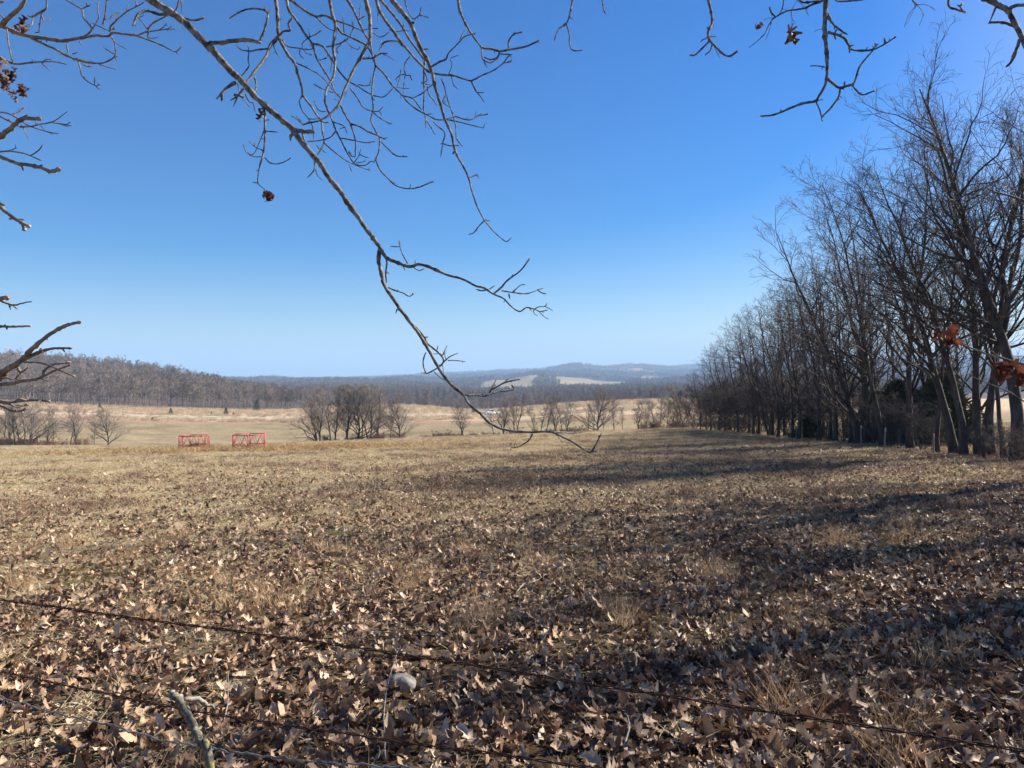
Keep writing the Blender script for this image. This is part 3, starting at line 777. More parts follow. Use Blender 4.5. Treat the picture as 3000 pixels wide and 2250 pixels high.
for px, Xl, H, lab in (
    (2490, 17.5, 10.5, 'thin pale trunk left of the thick flared one'),
    (2446, 17.6, 12.8, 'broad double trunk right of the round cedar bush'),
    (2430, 18.0, 12.2, 'stout trunk touching the broad double trunk on its left'),
    (2400, 17.4, 12.2, 'straight column-like trunk just right of the round cedar bush'),
    (2372, 19.0, 11.5, 'thin trunk rising behind the round cedar bush'),
    (2342, 17.2, 11.6, 'trunk with orange leaves hanging before it, left of the cedar bush'),
    (2324, 17.5, 11.6, 'black stout trunk in the shade left of the orange leaves'),
    (2300, 17.8, 10.5, 'thin leaning trunk between two stout black ones'),
    (2280, 17.3, 11.4, 'stout black trunk, largest where the hedgerow turns dark'),
    (2262, 17.7, 11.0, 'medium trunk just left of the largest black one'),
    (2247, 17.3, 10.8, 'narrow trunk in the close-set row of black trunks'),
    (2222, 17.6, 10.6, 'trunk near the left end of the close-set black row'),
    (2208, 17.2, 10.8, 'trunk ending the close-set row, beside a pale lit gap'),
    (2194, 17.8, 10.2, 'trunk just past the lit gap in the far hedgerow'),
    (2162, 17.2, 9.6, 'trunk above the sunny patch of grass at far hedgerow'),
    (2140, 18.2, 9.4, 'dim trunk behind the brush of the far hedgerow'),
    (2124, 17.4, 9.0, 'fourth trunk from the far end of the hedgerow'),
    (2108, 17.4, 8.4, 'third trunk from the far end of the hedgerow'),
    (2082, 17.0, 7.6, 'second trunk from the far end of the hedgerow'),
    (2052, 16.6, 6.6, 'lowest tree at the far end of the hedgerow')):
    htree(px, Xl, H, lab, rz=rv.uniform(-0.6, 0.6))
# second row behind, seen as more trunks through the first
for k, (px, Xl, H) in enumerate(((2870, 22, 13), (2790, 23, 12.5), (2710, 21.5, 13), (2640, 22.5, 12), (2560, 22, 12.5), (2480, 21, 12), (2410, 22, 12), (2350, 21.0, 11.0), (2290, 21.5, 10.5), (2235, 21, 10), (2180, 20.5, 9.5))):
    place_tree('hedgerow_tree', beside(px, 'rear-row bare trunk'), 'rear row of hedgerow trees', HK[k % 4], (M['bark_trunk'], M['twig']),
               (Xl, Xl * FPX / (px - 1500.), float(hgt(Xl, Xl * FPX / (px - 1500.)))), rv.uniform(-1, 1), H / 11.8)
# trees of the same row past the right border, their shade falls across the near leaves
SHK = [make_tree(760 + k, H=12.5, r0=0.26, limbs=20, k2=6, k3=5, k4=2, twig=0.009, spread=44, low=0.2, limb_len=0.45, stems=1 + k)[:2] for k in range(2)]
for k, (X_, Y_, H) in enumerate(((17.5, 21.0, 14), (16.5, 17.5, 13.5), (18.0, 14.0, 14), (16.0, 11.0, 13), (17.5, 8.0, 13.5), (14.5, 6.0, 12), (12.5, 3.4, 12.5), (11.0, 1.6, 11), (13.2, 12.6, 12)  )):
    place_tree('hedgerow_tree', 'bare hedgerow tree outside the right border whose shadow crosses the leaf litter', 'hedgerow trees outside the right border', SHK[k % 2], (M['bark_trunk'], M['twig']),
               (X_, Y_, float(hgt(X_, Y_))), rv.uniform(-1, 1), H / 11.8)
# brush at the hedgerow foot
GB = 'bare brush at the foot of the hedgerow'
used_lab = set()
for px, Xl, s in ((2975, 16.3, .45), (2935, 16.6, .4), (2885, 17.5, .4), (2700, 17.5, .6), (2640, 18.3, .75), (2610, 18, .7), (2560, 18, .8), (2470, 18.2, .85), (2420, 18.5, .9), (2365, 18.5, .95), (2310, 18.2, 1.1),
                  (2268, 18, 1.2), (2235, 19, 1.3), (2216, 17.8, 1.2), (2200, 18.6, 1.3), (2178, 18, 1.2), (2150, 17.8, 1.2), (2132, 18.2, 1.2), (2100, 17.4, 1.2), (2070, 17.6, 1.2), (2035, 17.2, 1.1), (2000, 16.5, 1.05),
                  (2445, 20, 1.2), (2390, 20.2, 1.3), (2335, 19.8, 1.2), (2292, 20.2, 1.4), (2252, 20.5, 1.4), (2170, 20, 1.3), (2115, 19.6, 1.2), (2060, 19, 1.2), (2530, 20.4, 1.1)):
    Y = Xl * FPX / (px - 1500.)
    lab = beside(px, 'tangled bare brush' if Xl > 19 else 'low tangle of bare twigs')
    if lab in used_lab: lab = beside(px, 'thin bare twigs')
    if lab in used_lab: lab = beside(px, 'grey twiggy bush')
    used_lab.add(lab)
    place_tree('brush', lab, GB, HB[int(px) % 2], (M['twig'], M['twig']), (Xl, Y, float(hgt(Xl, Y))), rv.uniform(0, 6.28), s * 0.82, 'brush')

# ------------------------------------------------------------------ cedars
def cedar(seed, H=1.0, n=900, wide=0.42):
    r = np.random.default_rng(seed)
    t = r.uniform(0.0, 1, n) ** 1.3; a = r.uniform(0, 6.28, n)
    lob = 1 + 0.25 * np.sin(3 * a + 4 * t * 3) + 0.15 * np.sin(7 * a)
    R = wide * (1 - t) ** 0.8 * lob * r.uniform(0.35, 1.0, n) * H + 0.01
    c = np.stack([np.cos(a) * R, np.sin(a) * R, t * H * 0.97 + 0.02 * H], 1)
    d = norm(np.stack([np.cos(a), np.sin(a), r.uniform(0.1, 1.2, n)], 1) + r.normal(0, 0.3, (n, 3))) * (0.08 * H * r.uniform(0.6, 1.6, n))[:, None]
    s = norm(np.cross(d, r.normal(0, 1, (n, 3)))) * 0.018 * H
    V = np.stack([c - s, c + s, c + d], 1).reshape(-1, 3)
    mb = MB(); mb.add(V, None, np.arange(n * 3).reshape(-1, 3))
    tb = MB(); tb.tubes(np.array([[0, 0, -0.03], [0, 0, .5], [0, 0, 0.9]]) * H, np.array([.03, .02, .006]) * H, 6)
    return tb.mesh('trunk'), mb.mesh('crown', smooth=False)
CD = [cedar(1, n=1400), cedar(2, n=1400, wide=0.36), cedar(3, n=5200, wide=0.55)]
for px, D, H, k, lab, cat in ((500, 262, 2.1, 0, 'small dark cedar standing in the tan field above the left feeder', 'cedar'), (662, 262, 2.7, 1, 'dark cone-shaped cedar in the tan field above the right feeder', 'cedar'),
                         (752, 300, 3.8, 0, 'largest dark cedar against the foot of the wooded hill', 'cedar'), (620, 264, 1.1, 1, 'tiny cedar left of the cone-shaped one', 'cedar'), (684, 264, 1.1, 0, 'tiny low cedar right of the cone-shaped one', 'cedar'),
                         (446, 232, .9, 1, 'tiny dark cedar on the near side of the gravel lane', 'cedar'), (292, 285, 2.0, 0, 'dark scrubby cedar near the left end of the tan field', 'cedar'),
                         (1388, 262, 2.4, 0, 'round dark cedar left of the long drooping branch in the far field', 'cedar')):
    place_tree('cedar_tree', lab, 'small cedars in the far field', CD[k], (M['bark_trunk'], M['cedar']), G(px, D), rv.uniform(0, 6), H, cat)
for px, Xl, H, lab in ((2376, 18.4, 1.9, 'round olive cedar bush at the foot of the far hedgerow'), (2628, 20.5, 3.2, 'olive cedar bush behind the curved dark trunk'), (2560, 20.2, 2.7, 'dark green cedar bush between the flared trunk and the slim leaning trunk'),
                       (2760, 21.0, 3.6, 'tall olive cedar behind the strongly leaning trunk'), (2690, 20.5, 2.6, 'low cedar bush right of the curved trunk')):
    Y = Xl * FPX / (px - 1500.)
    place_tree('cedar_bush', lab, 'cedar bushes under the hedgerow', CD[2], (M['bark_trunk'], M['cedar']), (Xl, Y, float(hgt(Xl, Y))), rv.uniform(0, 6), H, 'cedar')

# ------------------------------------------------------------------ leaf and grass forms
def leaf_mesh(seed, L=0.13, W=0.045, lobes=3, curl=0.5):
    r = np.random.default_rng(seed)
    n_ = lobes * 2 + 3
    t = np.linspace(0, 1, n_)
    w = np.empty(n_)
    for i in range(n_):
        env = math.sin(math.pi * min(1, (t[i] * 0.92 + 0.06))) ** 0.6
        w[i] = W * env * (1.0 if i % 2 else 0.42) * r.uniform(0.85, 1.2)
    w[0] = 0.002; w[-1] = W * 0.16
    c1, c2, tw = r.uniform(-1, 1) * curl * 1.6, r.uniform(0.2, 1.2) * curl * 1.5, r.normal(0, 0.35 * curl * 2)
    V = []
    for i in range(n_):
        y = (t[i] - 0.45) * L
        z = c1 * (t[i] - 0.45) ** 2 * L * 1.2
        sk = (0.012 if i % 2 else 0)
        for s_, m_ in ((-1, 1), (0, 0), (1, 1)):
            zz = z + m_ * abs(w[i]) * c2 * 0.6 + s_ * w[i] * tw * (t[i] - 0.4) + (r.normal(0, 0.004) if m_ else 0)
            V.append((s_ * w[i] * r.uniform(0.9, 1.1), y + m_ * sk, zz))
    Q = []
    for i in range(n_ - 1):
        a = i * 3
        Q += [(a, a + 1, a + 4, a + 3), (a + 1, a + 2, a + 5, a + 4)]
    return npmesh('leaf', V, Q, smooth=True)
LEAVES = [leaf_mesh(40 + k, L=0.088 + 0.011 * (k % 4), W=0.024 + 0.0045 * (k % 3), lobes=2 + k % 3, curl=0.45 + 0.16 * (k % 5)) for k in range(12)]
LEAVES += [leaf_mesh(60 + k, L=0.07 + 0.02 * k, W=0.018 + 0.003 * (k % 3), lobes=1 + k % 2, curl=1.3) for k in range(4)]

def tuft_mesh(seed, n=14, h=0.07, spread=0.05, lean=1.0, w=0.0022, seg=2):
    r = np.random.default_rng(seed)
    mb = MB()
    P0 = np.zeros((n, 3)); P0[:, :2] = r.normal(0, spread, (n, 2))
    a = r.uniform(0, 6.28, n)
    D = np.stack([np.cos(a) * lean, np.sin(a) * lean, r.uniform(0.3, 1.2, n)], 1)
    L = h * r.uniform(0.5, 1.4, n)
    p = grow(r, P0, D, L, seg, 0.18, (0, 0, -0.12 * lean))
    sd = norm(np.cross(norm(p[:, -1] - p[:, 0]), r.normal(0, 1, (n, 3))))
    wd = np.linspace(1, 0.15, seg + 1)[None, :, None] * w
    Lf, Rt = p - sd[:, None] * wd, p + sd[:, None] * wd
    V = np.stack([Lf, Rt], 2).reshape(-1, 3)
    b = np.arange(n)[:, None] * (seg + 1) * 2; i = np.arange(seg)[None] * 2
    Q = np.stack([b + i, b + i + 1, b + i + 3, b + i + 2], -1).reshape(-1, 4)
    mb.add(V, Q)
    return mb.mesh('tuft', smooth=False)

rg = np.random.default_rng(2024)
nL1 = make_noise(31, 1.4, 3); nL2 = make_noise(32, 7, 3); nL3 = make_noise(33, 0.6, 2)
def field_pts(n, y0, y1, power=1.0, margin=1.12):
    """points over the seen wedge; density per ground area falls as distance**-power"""
    u = rg.uniform(0, 1, n)
    e = 2.0 - power
    if abs(e) < 1e-6: Y = y0 * (y1 / y0) ** u
    else: Y = (y0 ** e + u * (y1 ** e - y0 ** e)) ** (1 / e)
    X = rg.uniform(-1, 1, n) * (0.675 * margin * Y + 1.6)
    return X, Y
def leaf_prob(X, Y):
    px = 1500 + FPX * X / Y
    d = 1.3 - (Y - 5) / 30 + (px - 1500) / 2600 + 0.38 * nL1(X, Y) + 0.3 * nL2(X, Y)
    return np.clip(d, 0.05, 1.0)
# near leaves, the largest as separate leaves of the ground
def leaf_rot(n):
    r = np.zeros((n, 3)); r[:, 0] = rg.normal(0, 0.6, n); r[:, 1] = rg.normal(0, 0.6, n); r[:, 2] = rg.uniform(0, 6.28, n)
    return r
X, Y = field_pts(185000, 1.6, 72, 1.2)
k = rg.uniform(0, 1, len(X)) < leaf_prob(X, Y)
X, Y = X[k], Y[k]
Z = hgt(X, Y) + 0.012 + 0.028 * rg.uniform(0, 1, len(X)) ** 2 + 0.012 * np.clip(nL3(X, Y), -1, 1)
rot = leaf_rot(len(X)); scl = 0.35 + 0.95 * rg.uniform(0, 1, len(X)) ** 0.9; pid = rg.integers(0, len(LEAVES), len(X))
# pick the 300 largest in the picture
vis = (Y > 3.25) & (np.abs(X / Y) < 0.66) & ((CZ - Z) / Y < 0.5)
size = scl / Y * vis * (Z - hgt(X, Y) > 0.02)
big = np.argsort(-size)[:296]
for q in big:
    lf = bpy.data.objects.new('leaf', LEAVES[pid[q]]); COL.objects.link(lf)
    if len(LEAVES[pid[q]].materials) == 0: LEAVES[pid[q]].materials.append(M['leaf'])
    lf.parent = ground
    lf.location = (X[q], Y[q], Z[q] + 0.012); lf.rotation_euler = rot[q]; s = scl[q] * 1.08; lf.scale = (s, s, s)
rest = np.ones(len(X), bool); rest[big] = False
scatter('leaf_litter', np.stack([X, Y, Z], 1)[rest], rot[rest], scl[rest], pid[rest], [(m, M['leaf']) for m in LEAVES], 'curled dry oak leaves lying thick over the near field')

# matted dry grass
T_mat = [tuft_mesh(60 + k, n=22, h=0.09, spread=0.06, lean=2.2, w=0.0019) for k in range(4)]
T_up = [tuft_mesh(70 + k, n=16, h=0.085, spread=0.045, lean=0.9, w=0.002) for k in range(3)]
T_grn = [tuft_mesh(75 + k, n=18, h=0.06, spread=0.03, lean=0.8, w=0.0022) for k in range(2)]
X, Y = field_pts(145000, 1.8, 84, 1.15)
px = 1500 + FPX * X / Y
pr = np.clip(0.62 + 0.35 * nL2(X, Y) - 0.35 * nL1(X, Y) + (Y - 10) / 40 - (px - 1500) / 6000 - np.clip((13 - Y) / 12, 0, .5), 0.06, 1)
k = rg.uniform(0, 1, len(X)) < pr; X, Y = X[k], Y[k]
n_ = len(X); Z = hgt(X, Y) + 0.002
rot = np.zeros((n_, 3)); rot[:, 2] = rg.uniform(0, 6.28, n_)
pid = rg.integers(0, 7, n_); gm = make_noise(36, 3.5, 2)(X, Y) > 1.05
pid[gm & (rg.uniform(0, 1, n_) < 0.7)] = 7 + rg.integers(0, 2, 1)[0]
scatter('dry_grass', np.stack([X, Y, Z], 1), rot, rg.uniform(0.7, 1.5, n_) * (1 + np.clip((Y - 15) / 50, 0, 1.0)), pid,
        [(m, M['straw']) for m in T_mat + T_up] + [(m, M['green']) for m in T_grn], 'matted straw-coloured grass between the leaves')

# standing orange-tan clumps
T_tall = [tuft_mesh(80 + k, n=26, h=0.30, spread=0.05, lean=0.35, w=0.0016, seg=3) for k in range(4)]
cl = [(40, 1640), (90, 1600), (200, 1640), (160, 1600), (230, 1590), (330, 1650), (370, 1640), (460, 1600), (480, 1590), (520, 1680), (620, 1700), (700, 1760), (760, 1790), (820, 1780), (740, 1750), (900, 1660), (980, 1620), (1180, 1680), (1210, 1700), (1390, 1640), (1370, 1620),
      (1420, 1810), (1400, 1850), (2130, 1700), (2090, 1690), (2470, 1590), (2460, 1600), (2240, 1720), (2330, 2090), (2680, 2150), (2630, 1590), (560, 1560), (120, 1700), (300, 1560), (1600, 1660), (1840, 1800), (1870, 1830), (2590, 2230), (60, 1500), (420, 1470), (1700, 1600)]
XX, YY = [], []
for (a, b_) in cl:
    f = (b_ - 1125) / FPX
    Yq = CZ / (f - 0.044)
    for _ in range(4):
        XX.append((a - 1500) / FPX * Yq + rg.normal(0, 0.10)); YY.append(Yq + rg.normal(0, 0.14))
Xr, Yr = field_pts(1500, 5, 78, 1.0); kk = rg.uniform(0, 1, len(Xr)) < np.clip(0.35 + 0.5 * nL2(Xr, Yr), 0, 1)
XX = np.concatenate([XX, Xr[kk]]); YY = np.concatenate([YY, Yr[kk]]); n_ = len(XX)
rot = np.zeros((n_, 3)); rot[:, 2] = rg.uniform(0, 6.28, n_); rot[:, :2] = rg.normal(0, 0.12, (n_, 2))
scatter('standing_grass', np.stack([XX, YY, hgt(XX, YY)], 1), rot, rg.uniform(0.5, 1.05, n_), rg.integers(0, 4, n_), [(m, M['broom']) for m in T_tall], 'upright clumps of orange-tan dead grass')
# dark weed stalks
T_weed = [tuft_mesh(90 + k, n=9, h=0.22, spread=0.09, lean=0.4, w=0.0013, seg=3) for k in range(4)]
Xr, Yr = field_pts(26000, 3, 82, 1.1); pxr = 1500 + FPX * Xr / Yr
kk = rg.uniform(0, 1, len(Xr)) < np.clip(0.25 + 0.55 * make_noise(37, 12, 3)(Xr, Yr) + (pxr - 1500) / 5000, 0.02, 1)
Xr, Yr = Xr[kk], Yr[kk]; n_ = len(Xr); rot = np.zeros((n_, 3)); rot[:, 2] = rg.uniform(0, 6.28, n_)
scatter('weed_stalks', np.stack([Xr, Yr, hgt(Xr, Yr)], 1), rot, rg.uniform(0.5, 1.2, n_), rg.integers(0, 4, n_), [(m, M['weed']) for m in T_weed], 'thin dark weed stalks standing through the grass')
# coarser clumps over the middle and far part of the field
T_c = [tuft_mesh(120 + k, n=30, h=0.15, spread=0.12, lean=0.7, w=0.0045, seg=2) for k in range(4)]
T_s = [tuft_mesh(125 + k, n=26, h=0.12, spread=0.14, lean=0.9, w=0.005, seg=2) for k in range(3)]
M['clump_dark'] = leafy_mat('rough_weed_clump', [(0.0, (0.06, 0.035, 0.027)), (0.4, (0.14, 0.085, 0.06)), (0.8, (0.27, 0.17, 0.12)), (1.0, (0.36, 0.25, 0.17))], 0.15)
Xr, Yr = field_pts(52000, 13, 84, 0.75); pxr = 1500 + FPX * Xr / Yr
qn = make_noise(41, 10, 3)(Xr, Yr) + 0.7 * make_noise(42, 2.6, 3)(Xr, Yr * 0.5)
dk = qn + (pxr - 1500) / 2200 - 0.15 > rg.normal(0, 0.45, len(Xr))
kk = rg.uniform(0, 1, len(Xr)) < np.where(dk, 0.85, 0.5); Xr, Yr, dk = Xr[kk], Yr[kk], dk[kk]
n_ = len(Xr); rot = np.zeros((n_, 3)); rot[:, 2] = rg.uniform(0, 6.28, n_)
scatter('field_weeds', np.stack([Xr, Yr, hgt(Xr, Yr)], 1), rot, rg.uniform(0.4, 1.25, n_), np.where(dk, rg.integers(0, 4, n_), 4 + rg.integers(0, 3, n_)), [(m, M['clump_dark']) for m in T_c] + [(m, M['straw']) for m in T_s], 'rough brown and straw clumps of winter weeds across the field')
# broomsedge of the far tan field
T_br = [tuft_mesh(95 + k, n=40, h=0.8, spread=0.5, lean=0.4, w=0.03, seg=2) for k in range(3)]
pxb = rg.uniform(-100, 2700, 9000); Db = rg.uniform(228, 306, 9000); kk = ~((Db > 242) & (Db < 256) & (rg.uniform(0, 1, 9000) < 0.8))
pxb, Db = pxb[kk], Db[kk]; Xb = (pxb - 1500) / FPX * Db; n_ = len(Xb); rot = np.zeros((n_, 3)); rot[:, 2] = rg.uniform(0, 6.28, n_)
scatter('far_field_grass', np.stack([Xb, Db, hgt(Xb, Db)], 1), rot, rg.uniform(0.6, 1.2, n_), rg.integers(0, 3, n_), [(m, M['sedge']) for m in T_br], 'tall tan grass of the far field on both sides of the lane')

# ------------------------------------------------------------------ hay feeders
def hay_feeder(label, px, D, rz, R=1.18, H=1.02):
    g = G(px, D)
    e = empty('hay_feeder', g, rz)
    tag(e, label, 'hay feeder', 'red hay feeders')
    vs = [np.array((R * math.cos(a), R * math.sin(a), 0)) for a in [math.radians(60 * i) for i in range(6)]]
    def bar(nm, a, b_, r=0.022):
        mb = MB(); mb.tubes(np.array([a, b_]), np.array([r, r]), 6)
        link(nm, mb.mesh(nm), M['red_paint'], e)
    up = lambda v, z: v + np.array((0, 0, z))
    for i in range(6):
        a, b_ = vs[i], vs[(i + 1) % 6]
        link_post = MB(); link_post.tubes(np.array([up(a, -0.05), up(a, H + .01)]), np.array([.034, .034]), 6); link('post', link_post.mesh('post'), M['red_paint'], e)
        for z, nm, r_ in ((H, 'top_rail', .03), (0.36, 'middle_rail', .026), (0.03, 'bottom_rail', .026)):
            bar(nm, up(a, z), up(b_, z), r_)
        q = lambda t, z: up(a * (1 - t) + b_ * t, z)
        for t0, t1 in ((0.0, .25), (.5, .25), (.5, .75), (1.0, .75)):
            bar('brace', q(t0 * .96 + .02, .37), q(t1, H - .01), .012)
        for t in (.2, .4, .6, .8):
            bar('upright', q(t, .03), q(t, .36), .012)
    return e
hay_feeder('red hay feeder on the left, half full of dark old hay', 569, 53.5, math.radians(8), R=1.02)
hay_feeder('red hay feeder on the right, nearly empty and standing a little closer', 730, 50.5, math.radians(-14), R=1.13, H=1.04)
# hay heaps and spilled hay
T_hay = [tuft_mesh(110 + k, n=30, h=0.18, spread=0.10, lean=1.4, w=0.008) for k in range(3)]
def hay_cloud(n, cx, cy, sx, sy, top):
    x = cx + rg.normal(0, sx, n); y = cy + rg.normal(0, sy, n)
    dome = top * np.exp(-0.5 * (((x - cx) / sx) ** 2 + ((y - cy) / sy) ** 2))
    return x, y, hgt(x, y) + dome * rg.uniform(0.3, 1, n)
g1, g2 = G(572, 53.5), G(730, 50.5)
def heap(nm, lab, mat, clouds):
    xs = [hay_cloud(*c) for c in clouds]
    x = np.concatenate([c[0] for c in xs]); y = np.concatenate([c[1] for c in xs]); z = np.concatenate([c[2] for c in xs])
    n_ = len(x); rot = rg.normal(0, 0.4, (n_, 3)); rot[:, 2] = rg.uniform(0, 6.28, n_)
    cpy = [m.copy() for m in T_hay]
    scatter(nm, np.stack([x, y, z], 1), rot, rg.uniform(0.7, 1.5, n_), rg.integers(0, 3, n_), [(m, mat) for m in cpy], lab)
heap('hay_heap', 'dark rotting hay left inside the left feeder', M['weed'], [(500, g1[0] + .1, g1[1], .45, .4, .38), (120, g2[0] - .1, g2[1], .4, .4, .12)])
heap('spilled_hay', 'golden hay trampled around the feeders', M['straw_gold'], [(420, g1[0] + .5, g1[1] - .2, .6, .5, .22), (260, g2[0] + .2, g2[1] - .2, .7, .5, .12),
     (2600, g1[0] + 1.5, g1[1] - 2.2, 5.5, 1.6, .03), (2200, g2[0] + 5.0, g2[1] - 1.4, 5.0, 1.8, .03), (900, g2[0] - 1, g2[1] - 1.5, 3, 1.2, .04)])
def lumps(px0, D0, n, sx, sy, s0, s1):
    r = np.random.default_rng(5)
    mb = MB()
    for _ in range(n):
        c = G(px0, D0); x = c[0] + r.normal(0, sx); y = c[1] + r.normal(0, sy); z = float(hgt(x, y)); s = r.uniform(s0, s1)
        a = np.linspace(0, 6.28, 9)[:-1]
        ring1 = np.stack([x + np.cos(a) * s * r.uniform(.8, 1.2, 8), y + np.sin(a) * s * r.uniform(.8, 1.2, 8), np.full(8, z - 0.02)], 1)
        ring2 = np.stack([x + np.cos(a) * s * .6, y + np.sin(a) * s * .6, z + s * r.uniform(.3, .6, 8)], 1)
        V = np.vstack([ring1, ring2, [[x, y, z + s * .55]]])
        Q = [(i, (i + 1) % 8, 8 + (i + 1) % 8, 8 + i) for i in range(8)]; T = [(8 + i, 8 + (i + 1) % 8, 16) for i in range(8)]
        mb.add(V, Q, T)
    return mb.mesh('trampled_mud')
tag(link('trampled_mud', lumps(760, 50, 90, 7.0, 1.7, .06, .22), M['soil']), 'dark trodden clods of mud and dung around the red feeders', kind='stuff')

# ------------------------------------------------------------------ white pickup on the lane, mast, farmhouse
def pickup():
    g = G(1439, 247)
    e = empty('pickup_truck', (g[0], g[1], g[2] + 0.05), math.radians(38))
    tag(e, 'white pickup truck driving on the gravel lane, seen through the bare trees', 'pickup truck')
    b = MB(); b.box((0, 0, 0.75), (5.4, 1.9, 0.62), taper=0.97); b.box((-1.75, 0, 1.12), (1.8, 1.75, 0.16)); link('body', b.mesh('body', smooth=False), M['white_paint'], e)
    c = MB(); c.box((-0.2, 0, 1.42), (2.1, 1.7, 0.78), taper=0.78); link('cab', c.mesh('cab', smooth=False), M['white_paint'], e)
    for s in (-1, 1):
        w = MB(); w.box((-0.2, s * 0.79, 1.43), (1.45, 0.03, 0.46), taper=0.86); link('window', w.mesh('window', smooth=False), M['glass'], e)
        for x in (-1.7, 1.65):
            t = MB(); t.tubes(np.array([[x, s * 0.98, 0.38], [x, s * 0.72, 0.38]]), np.array([0.39, 0.39]), 14)
            link('wheel', t.mesh('wheel'), M['tyre'], e)
    bd = MB(); bd.box((1.75, 0, 1.07), (1.5, 1.55, 0.03)); link('bed_floor', bd.mesh('bed_floor', smooth=False), M['tyre'], e)
pickup()
def mast():
    D = stretch_d(3180.0)
    g = G(1987, D); top = CZ + (1125 - 1031) / FPX * D
    H = top - g[2]
    e = empty('radio_mast', g); tag(e, 'thin grey radio mast standing on the far ridge', 'radio mast')
    for i in range(3):
        a = i * 2.094; mb = MB(); mb.tubes(np.array([[math.cos(a) * .9, math.sin(a) * .9, 0], [math.cos(a) * .5, math.sin(a) * .5, H]]), np.array([.35, .3]), 5)
        link('leg', mb.mesh('leg'), M['steel'], e)
    mb = MB(); nz_ = int(H / 2.0)
    for k in range(nz_):
        for i in range(3):
            a, b_ = i * 2.094, (i + 1) * 2.094; r0_, r1_ = .9 - .4 * k / nz_, .9 - .4 * (k + 1) / nz_
            mb.tubes(np.array([[math.cos(a) * r0_, math.sin(a) * r0_, k * 2.0], [math.cos(b_) * r1_, math.sin(b_) * r1_, k * 2.0 + 2.0]]), np.array([.14, .14]), 3)
    link('bracing', mb.mesh('bracing'), M['steel'], e)
    mb = MB(); mb.tubes(np.array([[0, 0, H], [0, 0, H + 5]]), np.array([.15, .06]), 5); link('antenna', mb.mesh('antenna'), M['steel'], e)
mast()
def farmhouse():
    g = G(1144, stretch_d(1450.0)); e = empty('farmhouse', (g[0], g[1], g[2] + 6)); e.scale = (1, 1, 1)
    tag(e, 'tiny white farmhouse among the trees of the distant slope', 'house')
    b = MB(); b.box((0, 0, 0), (13, 8, 13)); link('wall', b.mesh('wall', smooth=False), M['house_wall'], e)
    r = MB(); r.add([(-7, -4.6, 6.5), (7, -4.6, 6.5), (7, 4.6, 6.5), (-7, 4.6, 6.5), (-7, 0, 9.5), (7, 0, 9.5)], [(0, 1, 5, 4), (2, 3, 4, 5), (0, 3, 2, 1)], [(0, 4, 3), (1, 2, 5)])
    link('roof', r.mesh('roof', smooth=False), M['house_roof'], e)
    for x in (-4, 0, 4):
        w = MB(); w.box((x, -4.03, 4), (1.2, .1, 1.6)); link('window', w.mesh('window', smooth=False), M['glass'], e)
farmhouse()

# ------------------------------------------------------------------ old posts along the hedgerow
def post(px, Xl, h, r, lean, lab):
    Y = Xl * FPX / (px - 1500.); g = np.array((Xl, Y, float(hgt(Xl, Y))))
    mb = MB(); n_ = 7; t = np.linspace(0, 1, n_)
    pts = np.stack([lean * h * t, 0.02 * np.sin(t * 5), -0.1 + (h + .1) * t], 1)
    mb.tubes(pts, r * (1.1 - .25 * t) * (1 + .08 * np.sin(t * 17)), 8)
    o = link('fence_post', mb.mesh('fence_post'), M['dead_wood'] if r < 0.05 else M['bark_trunk']); o.location = g
    tag(o, lab, 'fence post', 'old fence posts along the hedgerow')
post(2736, 16.9, .80, .035, -0.03, 'pale slim wooden post beside the thin straight trunk')
post(2885, 16.8, .86, .06, -0.12, 'dark post leaning left, front one of the crossed pair')
post(2868, 17.0, .84, .055, 0.10, 'dark post leaning right behind the crossed pair front one')
post(2966, 16.9, .72, .07, -0.12, 'short thick post leaning left near the border trunk')
post(2592, 17.0, .9, .04, 0.02, 'dark upright post at the foot of the slim leaning trunk')
post(2631, 17.6, .8, .05, 0.0, 'grey post in front of the dark cedar bush')
post(2524, 17.2, .95, .035, -0.05, 'pale post leaning on the thick flared trunk')
post(2464, 17.4, .8, .03, 0.0, 'thin grey post left of the thick flared trunk')
post(2332, 17.0, .85, .03, 0.02, 'thin pale post before the black stout trunk')

# ------------------------------------------------------------------ overhanging branches
ORG = {'A': (0, 0), 'B': (800, 0), 'C': (2000, 0), 'E': (0, 700), 'F': (1000, 700)}
SC = 2.212
def smooth_line(pts, sub=4):
    p = np.asarray(pts, float)
    if len(p) == 2: return np.linspace(p[0], p[1], 5)
    q = np.vstack([2 * p[0] - p[1], p, 2 * p[-1] - p[-2]])
    out = []
    for i in range(1, len(q) - 2):
        for s in range(sub):
            t = s / sub
            out.append(0.5 * ((2 * q[i]) + (-q[i - 1] + q[i + 1]) * t + (2 * q[i - 1] - 5 * q[i] + 4 * q[i + 1] - q[i + 2]) * t * t + (-q[i - 1] + 3 * q[i] - 3 * q[i + 1] + q[i + 2]) * t ** 3))
    out.append(p[-1])
    return np.array(out)

